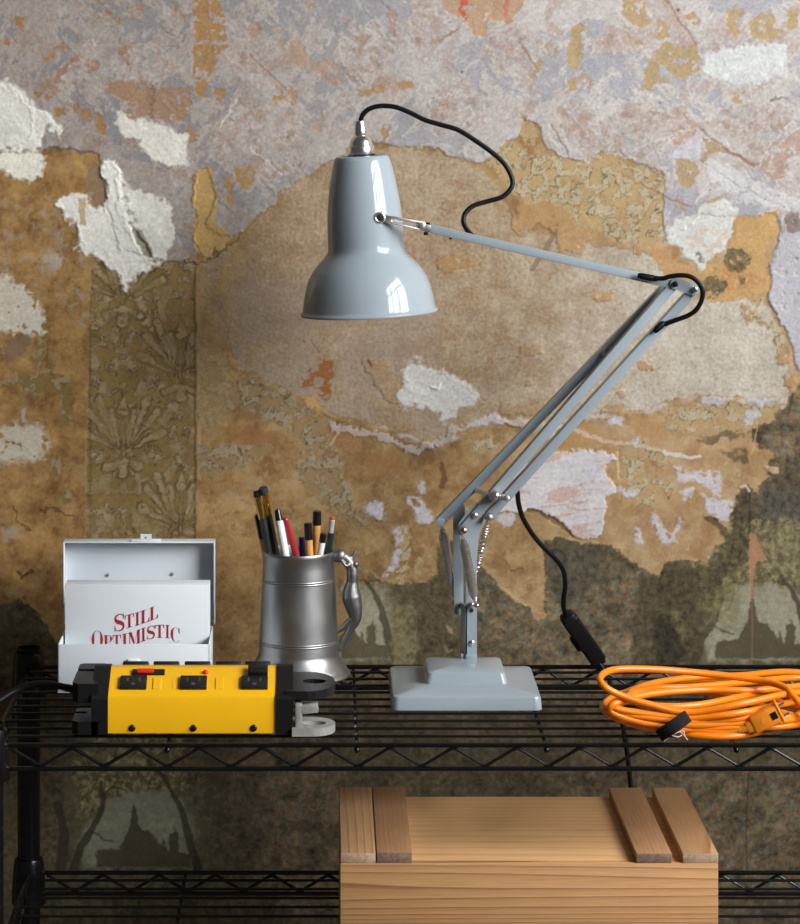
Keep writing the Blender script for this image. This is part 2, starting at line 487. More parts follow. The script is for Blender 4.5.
    for a, c, wa, wb in leaves:
        acc = np.minimum(acc, seg(a, c, wa, wb, uu, vv))
    us = np.abs(uu - 123); us = np.where(us > 29, 58 - us, us)
    sy = fbm(us + 30, vv, 15, 2, 141) + .25 * fbm(us + 90, vv, 7, 2, 143)
    scr = (-.03 - sy) * 16
    ds[b] = np.minimum(acc, np.where(acc < 2.2, 9, scr))
    rib = np.minimum(np.abs(acc), np.where(acc < 1.5, 9, np.abs(scr)))
    rb = np.full(shp, 99.0); rb[b] = np.minimum(rib, np.where(scr < -1.5, np.abs(sy - .22) * 16, 9))
    wear = sst(-.35, .25, fbm(U, V, 20, 4, 41))
    gd = mixc(S(124, 101, 54, .46) + 0 * col, S(106, 86, 46, .46) + 0 * col, .5 + .7 * mid)
    pl = mixc(S(142, 124, 90, .46) + 0 * col, S(126, 108, 76, .46) + 0 * col, .5 + .6 * fbm(U, V, 7, 2, 43))
    c = mixc(gd, pl, np.clip(.5 - ds / 1.2, 0, 1) * (.55 + .45 * wear))
    c = mixc(c, S(70, 56, 30, .48) + 0 * col, np.exp(-(rb / 1.05) ** 2) * (.35 + .55 * wear) * (acc.size > 0))
    c = mixc(c, S(128, 96, 52, .5) + 0 * col, .3 * sst(.15, .5, fbm(U, V, 30, 3, 45)))
    put(m, c)
    hgt += m * (-.5 + .35 * np.clip(.5 - ds / 2.5, 0, 1) * wear + .08 * grain)
    put(np.exp(-((U - 90 + 2 * wx) / 1.3) ** 2) * (V > 290) * .5, S(84, 60, 30, .52) + 0 * col)
    put(np.exp(-((U - 195 + 1.5 * wx) / 1.2) ** 2) * (V > 268) * .4, S(76, 58, 36, .55) + 0 * col)
    put(np.exp(-((U - 199 + 1.5 * wx) / 2.0) ** 2) * (V > 268) * (V < 480) * .55, S(186, 160, 118, .62) + 0 * col)
    hgt += .5 * sst(193, 197, U + 1.5 * wx) * (U < 260) * (1 - sst(200, 260, U)) * (V > 265)

    # ---- the big arc of bare rough plaster
    arc = [(196, 266), (214, 258), (236, 240), (262, 214), (285, 190), (318, 172), (345, 150), (402, 146), (440, 154), (478, 168), (500, 190), (512, 214),
           (545, 236), (600, 246), (640, 250), (668, 262), (690, 300), (735, 300), (752, 290), (772, 312), (782, 340), (788, 372), (786, 394), (760, 400),
           (738, 396), (700, 394), (670, 400), (650, 408), (615, 412), (575, 414), (540, 424), (505, 418), (480, 424), (452, 436), (430, 444),
           (398, 428), (376, 424), (345, 418), (318, 404), (290, 392), (262, 378), (240, 366), (228, 344), (210, 330), (200, 310)]
    D, m = reg(arc, 5, 2, .9)
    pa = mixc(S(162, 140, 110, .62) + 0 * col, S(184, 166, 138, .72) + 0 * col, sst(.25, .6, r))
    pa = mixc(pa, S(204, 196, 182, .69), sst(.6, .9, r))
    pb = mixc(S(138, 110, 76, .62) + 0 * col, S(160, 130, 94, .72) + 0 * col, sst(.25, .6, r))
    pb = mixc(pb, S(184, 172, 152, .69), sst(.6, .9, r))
    sand = fbm(U, V, 3.4, 3, 51)
    c = mixc(pa, pb, .5 + .75 * mid + .35 * big + .55 * sand + .35 * fbm(U + 6 * wx, V, 9, 3, 52))
    c = mixc(c, S(122, 100, 72, .68) + 0 * col, .22 * sst(.36, .5, fbm(U, V, 5, 2, 50)))
    c = mixc(c, S(166, 134, 84, .6) + 0 * col, .75 * sst(-.1, .5, fbm(U, V, 30, 3, 53)) * (1 - sst(236, 262, U)))
    c = mixc(c, S(150, 132, 116, .62) + 0 * col, .6 * sst(.0, .4, fbm(U, V, 55, 4, 55) + .3) * sst(215, 250, U) * (1 - sst(400, 470, U)) * sst(240, 300, V))
    put(m, c)
    hgt += m * (.15 + .34 * sand + .2 * mid)
    ed = np.exp(-(D / 1.1) ** 2)
    put(.5 * ed * sst(0, .3, fbm(U, V, 20, 2, 57) + .1), S(110, 88, 62, .65) + 0 * col)
    hgt += 1.0 * np.exp(-((D - 4) / 3.5) ** 2) * sst(300, 420, V)
    # crumbling lip along the foot of the arc
    lip = np.exp(-((D - 3.5) / 3.0) ** 2) * sst(392, 410, V + .05 * U) * sst(365, 400, U) * sst(-.15, .25, fbm(U, V, 26, 3, 59))
    put(.8 * lip, S(196, 188, 180, .72) + 0 * col)
    for pts in ([(300, 380), (315, 361), (334, 361), (335, 385), (326, 402), (318, 390), (303, 388)],):
        D, m = reg(pts, 4); put(m * sst(-.15, .05, fbm(U, V, 10, 3, 61) + .05), S(146, 92, 46, .64) + 0 * col)
    D, m = reg([(307, 397), (318, 394), (320, 408), (308, 408)], 2); put(m, S(176, 140, 84, .64) + 0 * col)
    # blisters of ochre size left on the plaster
    for pts, k in (([(434, 262), (452, 256), (462, 252), (486, 256), (480, 264), (460, 268), (446, 272), (438, 268)], 0),
                   ([(510, 222), (520, 204), (545, 202), (580, 210), (596, 224), (590, 238), (582, 256), (570, 252), (560, 254), (556, 236), (540, 224), (530, 230), (524, 238), (514, 232)], 1),
                   ([(582, 293), (596, 288), (612, 291), (608, 300), (596, 304)], 1), ([(633, 244), (642, 246), (644, 256), (634, 256)], 1),
                   ([(634, 362), (642, 360), (652, 366), (660, 362), (662, 368), (652, 370), (640, 368)], 1), ([(618, 392), (622, 392), (628, 398), (620, 396)], 1),
                   ([(527, 378), (532, 380), (531, 388), (527, 386)], 1), ([(606, 405), (624, 402), (622, 414), (602, 414)], 1), ([(520, 347), (545, 345), (545, 354), (520, 358)], 2),
                   ([(779, 352), (788, 350), (788, 362), (778, 366)], 1), ([(782, 376), (794, 372), (796, 384), (788, 388)], 1), ([(742, 303), (750, 306), (754, 318), (746, 324)], 1),
                   ([(396, 286), (410, 282), (420, 290), (408, 296)], 2), ([(440, 205), (454, 198), (460, 203), (448, 212)], 2), ([(360, 358), (384, 362), (396, 380), (406, 400), (390, 404), (376, 386)], 2), ([(498, 406), (540, 404), (540, 414), (500, 414)], 2)):
        D, m = reg(pts, 5, 2, .7)
        cc = [S(178, 136, 82, .7), S(190, 148, 96, .69), S(174, 138, 92, .7)][k]
        put(m * (.85 if k < 2 else .6) * sst(-.45, -.2, fbm(U, V, 9, 2, 63)), mixc(cc + 0 * col, cc * .8 + 0 * col, .5 + .6 * mid))
        put(.5 * np.exp(-((D) / .8) ** 2) * sst(-.1, .2, fx), S(120, 84, 46, .7) + 0 * col)
        hgt += m * .7
    line([(556, 231), (545, 250), (532, 269)], 2.4, 2.6, S(128, 112, 88, .72), .75, 1)
    line([(312, 340), (318, 352)], .8, .6, S(120, 98, 70, .62), .8, 2)
    line([(368, 361), (372, 366)], 1.6, 1.2, S(110, 78, 48, .66), .9, 2)

    # ---- arabesque remnants around the arc
    for pts, e in (([(480, 152), (505, 138), (524, 150), (560, 160), (598, 158), (632, 163), (660, 170), (664, 200), (660, 236), (640, 244), (612, 238), (586, 230), (560, 206), (530, 200), (510, 190), (500, 176)], .69),
                   ([(236, 366), (262, 380), (292, 394), (316, 408), (322, 424), (330, 440), (344, 460), (340, 480), (322, 478), (300, 452), (290, 430), (262, 418), (240, 408), (238, 388)], .64),
                   ([(196, 330), (214, 342), (230, 360), (238, 400), (222, 424), (198, 430)], .6), ([(196, 444), (240, 446), (262, 442), (274, 450), (262, 460), (224, 472), (198, 480)], .6),
                   ([(310, 450), (336, 466), (350, 486), (356, 510), (378, 500), (388, 512), (382, 524), (356, 530), (334, 510), (300, 486), (290, 470)], .66),
                   ([(655, 425), (700, 400), (740, 402), (778, 396), (786, 410), (760, 426), (720, 424), (690, 432), (668, 430)], .69),
                   ([(625, 440), (640, 442), (664, 452), (676, 470), (672, 500), (640, 506), (628, 486), (622, 460)], .72),
                   ([(744, 306), (776, 322), (786, 342), (782, 356), (772, 330), (756, 318)], .80), ([(744, 296), (760, 290), (770, 300), (756, 310)], .80),
                   ([(470, 440), (494, 436), (500, 448), (478, 454)], .72), ([(552, 296), (556, 290), (560, 296)], .71), ([(398, 568), (406, 560), (404, 590), (398, 596)], .7), ([(415, 560), (424, 560), (424, 576), (414, 574)], .7), ([(400, 528), (408, 524), (410, 556), (400, 560)], .7)):
        D, m = reg(pts, 7, 3, 1.2)
        k = S(182, 154, 108, .71) if e > .68 else S(146, 120, 80, .65)
        damasked(m * sst(-.55, -.25, fbm(U, V, 16, 3, 65)), S(188, 174, 142, .71) if e > .68 else S(158, 142, 112, .65), k, S(112, 96, 64, .71) if e > .68 else S(88, 72, 44, .65), 1.0)
    D, m = reg([(196, 270), (206, 270), (212, 300), (218, 330), (228, 352), (236, 380), (228, 420), (196, 430)], 4, 2, 3)
    put(.5 * m, S(160, 132, 84, .6) + 0 * col)
    for pts in ([(220, 430), (236, 422), (250, 430), (282, 432), (278, 444), (250, 446), (228, 442)], [(322, 428), (345, 424), (362, 436), (352, 452), (332, 446)],
                [(366, 454), (400, 452), (406, 470), (380, 480), (366, 468)], [(430, 462), (440, 458), (452, 470), (446, 486), (430, 478)], [(628, 420), (648, 414), (662, 424), (668, 440), (640, 440)],
                [(548, 424), (574, 418), (600, 430), (612, 444), (560, 450)], [(648, 460), (662, 462), (660, 480), (644, 478)]):
        D, m = reg(pts, 5, 2, 1.2); put(.6 * m, mixc(S(146, 102, 56, .64) + 0 * col, S(180, 134, 80, .71), sst(.4, .7, r)))
    line([(339, 430), (334, 440), (331, 446)], 1, 1.4, S(190, 160, 116, .66), .9, 2)
    line([(441, 464), (444, 478), (442, 486)], 2.5, 3, S(92, 70, 44, .7), .75, 3)
    line([(556, 424), (600, 440), (640, 446), (664, 450)], 2.2, 1.4, S(206, 186, 160, .71), .7, 3)
    line([(617, 452), (619, 478)], 1.2, 1.0, S(216, 184, 130, .71), .9, 1)
    for pts in ([(330, 425), (350, 430), (362, 432), (384, 438), (402, 446), (420, 450), (432, 446)], [(432, 446), (446, 438), (470, 424), (492, 418), (520, 422), (540, 424)]):
        line(pts, 3.0, 4.0, S(186, 172, 162, .7), .8, 7, 1.2)
    line([(468, 428), (486, 420), (504, 420)], 3, 4, S(198, 190, 190, .72), .8, 6, .71)

    # ---- painted plaster above: lilac distemper under scraped white
    top = [(-90, -120), (950, -120), (950, 330), (800, 372), (790, 342), (778, 318), (768, 296), (770, 276), (776, 252), (782, 222), (774, 214), (736, 216), (700, 214), (690, 226), (664, 240), (662, 200), (664, 172),
           (640, 164), (618, 150), (604, 152), (584, 160), (562, 158), (545, 146), (538, 124), (522, 118), (520, 136), (506, 142), (494, 156), (480, 164), (456, 158), (440, 150), (402, 146), (370, 140), (346, 152), (318, 168), (286, 190), (262, 212), (240, 234), (222, 236), (206, 226),
           (212, 206), (214, 180), (206, 168), (194, 172), (195, 262), (176, 262), (120, 250), (104, 190), (98, 154), (52, 148), (40, 152), (-90, 152)]
    D, m = reg(top, 4, 2.4, .71)
    lil = mixc(S(141, 136, 135, .67) + 0 * col, S(193, 190, 194, .875) + 0 * col, sst(.15, .85, r))  # these ramps darken leftwards: the window's light falloff put into the colour
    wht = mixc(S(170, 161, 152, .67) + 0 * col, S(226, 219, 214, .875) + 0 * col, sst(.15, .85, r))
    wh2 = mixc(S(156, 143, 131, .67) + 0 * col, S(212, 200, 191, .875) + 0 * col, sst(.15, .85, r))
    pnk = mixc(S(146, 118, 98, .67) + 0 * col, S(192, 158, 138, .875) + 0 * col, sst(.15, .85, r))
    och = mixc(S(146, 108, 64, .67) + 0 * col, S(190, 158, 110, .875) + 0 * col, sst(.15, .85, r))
    sA = streak(-42, 40, 16, 71, 5); sB = streak(38, 40, 14, 73, 5); sC = streak(-50, 16, 6, 75, 4); sD = streak(42, 15, 5, 76, 4)
    blend = sst(-.25, .25, fbm(U, V, 60, 2, 77))
    fib = sC * (1 - blend) + sD * blend
    cloud = fbm(U + 10 * wx, V + 10 * wy, 62, 5, 78, .6)
    brush = .45 * (sA * (1 - blend) + sB * blend) + .75 * cloud
    cov = sst(-.06, .07, brush + .30 * fib + .14 * fx + .15)
    edge = np.exp(-((brush + .3 * fib - .02) / .10) ** 2)
    c = lil * (1 + .05 * mid + .03 * grain)[..., None]
    c = mixc(c, mixc(wh2, wht, .5 + .7 * fib + .6 * cloud + .4 * grain), cov * (.92 + .2 * fx))
    pk = sst(.05, .42, .7 * fbm(U + 8 * fx, V, 48, 4, 81) + .35 * fib) * sst(-.15, .2, brush + .12)
    c = c * (1 + .10 * fbm(U, V, 24, 4, 84) + .06 * fib)[..., None] * .95
    c = mixc(c, pnk, .70 * pk)
    c = mixc(c, pnk * .95, .45 * sst(.12, .4, fbm(U + 5 * fx, V + 5 * fy, 26, 5, 86)) * cov)
    c = mixc(c, pnk * .85, .5 * sst(.25, .4, fbm(U + 6 * fx, V + 6 * fy, 14, 4, 82)) * pk)
    c = mixc(c, wht, .5 * edge * sst(-.05, .3, fib + .4 * grain))
    oc = sst(.40, .45, fbm(U + 6 * fx, V + 6 * fy, 30, 4, 83) + .1 * fx) * (1 - .8 * cov)
    c = mixc(c, och, .7 * oc)
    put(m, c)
    hgt += m * (.8 + .28 * cov + .18 * fib * cov + .05 * grain)
    put(.5 * np.exp(-(D / 1.0) ** 2) * sst(-.1, .25, fbm(U, V, 22, 2, 85)), S(120, 98, 74, .65) + 0 * col)

    # named scrapes and scraps in the painted plaster
    hol1 = fbm(U, V, 11, 3, 87); hol2 = fbm(U, V, 10, 3, 93); stt = {}
    def scrap(pts, c, a=1.0, rough=4, fine=2, h=0.0, hole=None, soft=.7):
        w, D, m = regs(pts, rough, fine, soft)
        if D.size == 0: return
        if hole is not None: m = m * sst(hole, hole + .14, hol1[w] + .35 * fx[w])
        col[w] += (c[w] if c.ndim == 3 else c) * (1 + .10 * mid[w] + .05 * grain[w])[..., None] * (m * a)[..., None] - col[w] * (m * a)[..., None]
        if h: hgt[w] += m * h

    eL, eM, eR = .62, .73, .87  # light levels left to right; some falloff stays in these colours
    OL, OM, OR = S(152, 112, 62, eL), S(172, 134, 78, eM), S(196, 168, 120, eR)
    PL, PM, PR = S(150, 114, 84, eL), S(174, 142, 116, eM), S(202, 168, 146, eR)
    for pts in ([(192, -4), (216, -4), (226, 20), (226, 42), (208, 40), (194, 42)], [(192, 44), (228, 45), (228, 50), (216, 54), (214, 68), (206, 80), (205, 98), (194, 98)],
                [(212, 88), (224, 88), (225, 102), (222, 108), (218, 100), (211, 98)], [(14, 16), (26, 18), (26, 36), (14, 24)], [(0, 40), (10, 38), (8, 46), (0, 48)],
                [(94, 0), (112, 10), (108, 16), (98, 8)], [(170, 0), (190, 20), (188, 26), (176, 12)], [(52, 106), (64, 108), (64, 118), (54, 116)], [(72, 104), (90, 106), (104, 118), (106, 132), (100, 134), (92, 120), (74, 114)],
                [(34, 90), (42, 92), (38, 97), (33, 95)]):
        scrap(pts, OL, .92, 3, 2.5, -.3, -.32)
    for pts in ([(272, 96), (288, 96), (290, 88), (298, 92), (296, 106), (286, 104), (274, 102)], [(292, 118), (298, 120), (290, 138), (288, 144), (262, 142), (264, 137), (282, 138), (288, 132)],
                [(358, 92), (384, 84), (384, 92), (372, 96), (358, 98)], [(354, 38), (368, 34), (366, 46), (358, 50)], [(384, 124), (392, 126), (388, 136), (384, 142), (380, 130)], [(234, 168), (252, 166), (254, 180), (244, 190), (236, 182)],
                [(222, 178), (230, 178), (234, 196), (234, 206), (228, 204), (226, 190)], [(194, 184), (198, 170), (212, 168), (214, 190), (216, 200)], [(396, 84), (414, 80), (412, 88), (400, 90)]):
        scrap(pts, OM, .92, 3, 2.5, -.3, -.36)
    for pts in ([(570, 30), (582, 22), (586, 26), (582, 44), (580, 66), (574, 70), (566, 66), (568, 46)], [(540, 58), (546, 62), (540, 70), (528, 80), (534, 66)], [(542, 38), (552, 54), (548, 56)], [(568, 78), (574, 78), (578, 90), (570, 92)],
                [(620, 0), (642, 0), (646, 14), (652, 22), (642, 28), (630, 24), (622, 16)], [(658, 18), (672, 28), (668, 38), (656, 38)], [(668, 42), (676, 46), (696, 46), (700, 62), (696, 74), (676, 78), (664, 68), (660, 74), (656, 92), (640, 90), (644, 72), (656, 46)],
                [(683, 16), (692, 10), (700, 18), (702, 24), (694, 24)], [(724, 10), (740, 12), (736, 40), (728, 32)], [(748, 24), (760, 14), (776, 18), (776, 28), (784, 30), (780, 38), (758, 40), (748, 34)], [(786, 12), (798, 8), (796, 28), (788, 30)],
                [(520, 112), (530, 116), (538, 132), (540, 146), (524, 144)], [(676, 160), (690, 160), (698, 168), (696, 184), (682, 192), (678, 178)], [(700, 136), (718, 144), (724, 152), (708, 154), (704, 168), (698, 150)], [(732, 92), (742, 98), (738, 104), (730, 100)], [(704, 200), (720, 196), (722, 204), (708, 208)], [(624, 30), (634, 40), (646, 44), (640, 46), (626, 40)]):
        scrap(pts, OR, .95, 3, 2.5, -.3, -.36)
    for pts in ([(92, 40), (95, 44), (72, 66), (60, 76), (48, 100), (44, 98), (58, 72)], [(42, 58), (56, 52), (54, 58), (42, 64)]):
        scrap(pts, S(156, 110, 82, eL), .85, 2, 2, -.3, -.45)
    for pts in ([(118, 44), (138, 46), (142, 58), (128, 68), (118, 60)], [(100, 84), (126, 78), (144, 82), (160, 88), (190, 88), (192, 106), (184, 120), (164, 122), (148, 116), (128, 118), (122, 100), (106, 94)], [(186, 126), (194, 128), (198, 138), (188, 146), (184, 136)],
                [(44, 94), (56, 84), (76, 78), (74, 86), (50, 98)], [(84, 62), (100, 60), (100, 70), (88, 74)]):
        scrap(pts, PL, .85, 4, 3, -.3, -.36)
    for pts in ([(244, 26), (258, 22), (262, 38), (250, 42)], [(276, 40), (302, 40), (310, 60), (330, 60), (348, 74), (360, 80), (348, 82), (334, 90), (316, 72), (296, 66), (280, 56)], [(366, 82), (378, 60), (380, 62), (374, 76), (364, 86)], [(314, 120), (322, 112), (324, 126), (318, 134), (312, 130)],
                [(385, 14), (394, 10), (396, 36), (388, 30)], [(234, 62), (256, 66), (284, 92), (278, 94), (258, 76)], [(222, 124), (230, 118), (230, 128), (216, 142), (210, 146)], [(256, 150), (282, 168), (284, 174), (268, 172), (256, 160)]):
        scrap(pts, PM, .7, 4, 3, -.3, -.35)
    for pts in ([(436, -4), (492, -4), (496, 10), (488, 22), (484, 38), (476, 36), (466, 22), (458, 20), (444, 8)], [(494, -4), (526, -4), (520, 10), (508, 24), (490, 18)]):
        scrap(pts, S(186, 150, 118, .72), .95, 2.5, 2, -.4, -.6)
    scrap([(460, -4), (468, -4), (466, 18), (461, 24), (459, 10)], S(196, 62, 50, .72), .75, 2, 2, 0, -.3)
    scrap([(504, -4), (510, -4), (508, 22), (505, 26)], S(196, 92, 74, .72), .6, 2, 2, 0, -.25)
    for pts in ([(412, 18), (420, 24), (424, 50), (416, 50), (414, 36)], [(502, 44), (514, 46), (512, 54), (504, 52)], [(436, 112), (450, 96), (452, 100), (444, 116), (436, 122)]):
        scrap(pts, S(190, 130, 104, .74), .7, 3, 3, 0, -.2)
    for pts in ([(624, 132), (640, 116), (662, 110), (650, 126), (630, 134)], [(664, 108), (684, 112), (698, 128), (674, 146), (668, 130)], [(556, 106), (572, 118), (588, 130), (592, 144), (584, 140), (564, 126)], [(576, 140), (590, 146), (596, 158), (582, 150)],
                [(756, 172), (772, 146), (800, 128), (806, 150), (780, 162)], [(762, 170), (784, 160), (786, 180), (770, 182)]):
        scrap(pts, PR, .85, 4, 3, -.3, -.34)
    # flat scraper passes: pinkish skim with a raised white rim
    skim = fbm(U + 4 * fx, V + 4 * fy, 12, 4, 131)
    for pts, e in (([(206, 150), (238, 108), (252, 112), (246, 140), (224, 166), (212, 164)], .56), ([(240, 148), (256, 138), (288, 172), (276, 180), (262, 182)], .58), ([(284, 168), (296, 152), (301, 160), (288, 178)], .6), ([(170, 168), (193, 160), (195, 184), (172, 188)], .54),
                   ([(224, 54), (250, 50), (288, 92), (270, 98), (236, 70)], .58), ([(598, 120), (640, 108), (668, 108), (692, 130), (640, 160), (604, 152)], .69), ([(552, 104), (568, 108), (602, 150), (590, 162), (566, 140)], .72), ([(410, 10), (436, 8), (452, 30), (428, 60), (408, 50)], .72),
                   ([(486, 40), (520, 22), (546, 40), (530, 76), (500, 76)], .70), ([(430, 100), (462, 90), (476, 116), (452, 140), (428, 130)], .72), ([(700, 122), (756, 96), (800, 110), (756, 168)], .80), ([(48, 96), (90, 40), (100, 48), (70, 98)], .54), ([(110, 60), (150, 40), (186, 70), (150, 84), (118, 78)], .54), ([(340, 40), (376, 20), (396, 50), (372, 84), (346, 70)], .64), ([(250, 110), (292, 96), (304, 124), (286, 150), (256, 140)], .6)):
        w, D, m = regs(pts, 5, 2.5, 1.2)
        if D.size == 0: continue
        k = sst(-.12, .3, skim[w])[..., None]
        f = S(206, 194, 186, .90) * (1 - k) + S(186, 158, 138, .90) * k
        sc_ = ((.54 + .3 * sst(.15, .85, r[w])) / .84)[..., None]
        f = f * (1 + .10 * grain[w] + .10 * fx[w])[..., None] * (.60 + .40 * sst(.15, .85, r[w]))[..., None] / sc_
        a = (m * (.45 + .4 * sst(-.3, .2, fx[w])))[..., None]
        col[w] += (f - col[w]) * a
        rim = (np.exp(-((D + .6) / 1.1) ** 2) * sst(-.25, .25, wx[w] + .6 * fx[w]) * .75)[..., None]
        col[w] += (wht[w] * 1.05 - col[w]) * rim
        hgt[w] += .3 * rim[..., 0]
    # ploughed scratches
    for pts, w, e in (([(552, 126), (570, 156)], .9, .70), ([(520, 42), (536, 68)], .7, .71), ([(250, 56), (286, 90)], 1.1, .6), ([(356, 74), (364, 82)], .8, .64), ([(440, 40), (456, 30)], 1.6, .72), ([(666, 0), (696, 46)], .9, .69), ([(698, 128), (724, 148), (752, 166)], 1.2, .69), ([(620, 174), (668, 198), (690, 206)], .7, .72),
                      ([(380, 0), (392, 12)], .7, .7), ([(4, 30), (16, 44)], .8, .5), ([(208, 214), (250, 164)], .6, .56), ([(700, 160), (736, 186), (778, 206)], .8, .80), ([(724, 150), (756, 166)], 2.2, .69)):
        line(pts, w, w, S(150, 118, 98, e), .75, 2.5, -.6)
    for pts, w, e in (([(92, 40), (95, 46)], 1.0, .5), ([(548, 128), (566, 158)], 1.0, .71), ([(484, 22), (489, 12)], 1.4, .74), ([(220, 128), (236, 100)], 1.0, .58), ([(626, 152), (698, 128)], .7, .69), ([(250, 148), (268, 162), (282, 174)], 1.2, .6), ([(755, 168), (800, 126)], 1.0, .80)):
        line(pts, w * .8, w * .8, S(222, 214, 204, e), .5, 4, .3)
    D, m = reg([(700, 128), (706, 150), (700, 160), (668, 156), (690, 138)], 2); put(.8 * m * (1 - .4 * cov), S(204, 202, 212, .69) + 0 * col)
    for u0, v0, w0 in ((462, 72, 1.6), (678, 10, 2.2), (434, 98, 1.0), (288, 137, 1.2), (710, 190, 1.0), (660, 103, 1.2)):
        put(np.clip(1.2 - np.hypot(U - u0, V - v0) / w0, 0, 1), S(70, 56, 48, .71) + 0 * col)
    line([(150, 84), (153, 92), (150, 106), (153, 118)], 1.5, 2.5, S(104, 90, 76, eL), .6, 8)
    line([(770, 100), (780, 96), (788, 97)], 1.2, .8, S(120, 112, 96, .80), .8, 4, -.6)
    line([(0, 46), (100, 45), (228, 44), (360, 45), (440, 44)], .4, .4, S(180, 168, 156, .56), .22, 1)

    # ---- the ochre strip stub below the seam
    scrap([(194, 174), (199, 169), (212, 169), (214, 186), (217, 206), (214, 222), (232, 236), (214, 258), (204, 258), (193, 246), (193, 226), (197, 218), (192, 200)], S(176, 142, 84, .58), 1, 2, 1.5, .3)
    line([(193, 174), (192, 200), (197, 220), (192, 240), (204, 256)], .9, .9, S(112, 84, 44, .58), .8, 3)
    line([(183, 262), (194, 264), (210, 260), (222, 250), (236, 240)], 1.6, .8, S(92, 74, 56, .58), .8, 7, -.8)
    # ---- right flank: ochre and blotched patch below the trowelled scrap
    scrap([(652, 242), (664, 250), (700, 276), (690, 286), (672, 284), (656, 270)], S(196, 150, 98, .72), .9, 5, 2, .2, -.6)
    scrap([(738, 216), (780, 212), (772, 240), (764, 256), (768, 276), (772, 290), (748, 298), (724, 304), (706, 300), (700, 284), (704, 268), (720, 262), (734, 240)], S(196, 156, 98, .69), .95, 5, 2, .2, -.6)
    scrap([(714, 268), (740, 262), (768, 282), (750, 292), (722, 286)], S(188, 134, 84, .69), .8, 6, 3, 0, -.2)
    for pts in ([(728, 250), (740, 246), (750, 256), (748, 268), (742, 274), (730, 270), (722, 260)], [(702, 282), (714, 276), (728, 280), (726, 292), (714, 298), (702, 296)], [(740, 278), (746, 277), (747, 284), (741, 286)]):
        scrap(pts, mixc(S(84, 74, 50, .72) + 0 * col, S(128, 116, 84, .72) + 0 * col, .5 + 1.2 * fx), .9, 4, 3, 0, -.5)
    # lilac blocks at far right edge
    scrap([(772, 256), (790, 214), (960, 190), (960, 372), (800, 372), (792, 350), (778, 318), (768, 296), (770, 276)], S(206, 204, 212, .88), .85, 4, 2, .7, -.5)
    scrap([(786, 214), (798, 212), (804, 232), (788, 232)], S(150, 124, 106, .88), .8, 4, 3)

    # ---- trowelled white plaster
    def plaster(pts, e, c=(232, 231, 224), h=2.2, rough=4, ang=50, a=1.0, hole=None, soft=.8):
        w, D, m = regs(pts, rough, 2, soft)
        if D.size == 0: return
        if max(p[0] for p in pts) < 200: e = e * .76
        if ang not in stt: stt[ang] = streak(ang, 40, 9, 91, 3)
        st = stt[ang][w]
        D = D + 4.5 * hol2[w] + 2.5 * st; m = np.clip(.5 - D / (2 * (soft + .9)), 0, 1); h = h * .6
        if hole is not None: m = m * sst(hole, hole + .16, hol2[w] + .5 * st)
        col[w] += (S(*c, e) * (1 + .09 * st + .06 * mid[w] + .04 * grain[w] + .05 * fx[w])[..., None] - col[w]) * (m * a)[..., None]
        hgt[w] += m * (h * .6 + h * .16 * st) + h * .26 * np.exp(-((D + 2.2) / 1.8) ** 2) * (m > .2) * sst(-.4, .3, st + fx[w])

    plaster([(-60, 84), (8, 80), (20, 92), (44, 112), (62, 128), (60, 138), (50, 132), (46, 124), (42, 132), (44, 148), (20, 150), (-60, 148)], .5, (170, 167, 158), 2.6, 4, 55)
    plaster([(-60, 152), (28, 150), (43, 156), (43, 176), (30, 183), (14, 180), (0, 170), (-60, 170)], .5, (178, 174, 160), 1.6, 3)
    plaster([(114, 110), (130, 116), (160, 126), (184, 134), (188, 150), (186, 166), (168, 164), (150, 158), (138, 142), (118, 132)], .52, (176, 172, 162), 1.0, 4, 35, .9)
    plaster([(98, 166), (106, 160), (114, 160), (120, 170), (122, 184), (126, 206), (134, 230), (146, 250), (154, 258), (150, 262), (160, 262), (150, 270), (134, 278), (126, 290), (120, 278), (106, 268), (98, 258), (86, 252), (74, 248), (82, 238), (76, 228), (70, 222), (64, 214), (56, 206), (56, 198), (72, 196), (92, 196), (90, 206), (102, 208), (106, 196), (104, 182)], .54, (184, 182, 173), 3.4, 4, 60)
    plaster([(122, 186), (130, 188), (150, 196), (170, 204), (174, 226), (170, 252), (160, 260), (152, 246), (138, 226), (128, 206)], .55, (180, 178, 168), 1.2, 4, 60, .95)
    scrap([(130, 226), (136, 230), (146, 244), (153, 258), (144, 256), (136, 244)], S(118, 112, 92, .55), .9, 1.5, 1, -2.0)
    scrap([(78, 198), (86, 198), (86, 226), (80, 224)], S(170, 140, 94, .54), .8, 2, 1)
    scrap([(88, 160), (98, 166), (104, 182), (105, 200), (98, 206), (88, 204), (86, 186)], S(126, 104, 78, .54), .85, 2, 1)
    line([(48, 148), (66, 149), (84, 150), (95, 153)], 1.2, 1.2, S(88, 78, 66, .52), .8, 5, -.6)
    for pts in ([(116, 166), (120, 186), (119, 208), (126, 218)], [(20, 98), (32, 110), (34, 126), (30, 140)], [(126, 222), (130, 236), (142, 252)], [(78, 228), (81, 238), (86, 242)]):
        line(pts, 1.6, 1.2, S(206, 204, 196, .48), .6, 5, .9)
    plaster([(704, 56), (716, 50), (736, 46), (752, 44), (770, 44), (786, 48), (786, 62), (778, 78), (756, 84), (732, 82), (714, 80), (702, 70)], .86, (229, 231, 228), 1.2, 5, 80, .95)
    plaster([(658, 236), (676, 222), (700, 208), (722, 200), (734, 204), (738, 206), (734, 220), (728, 236), (724, 250), (706, 262), (702, 270), (696, 270), (690, 260), (680, 248), (670, 240)], .84, (226, 225, 218), 1.8, 3, -35)
    scrap([(690, 234), (712, 226), (728, 230), (722, 246), (706, 256), (692, 250), (684, 242)], S(206, 178, 156, .69), .6, 5, 4, 0, -.15)
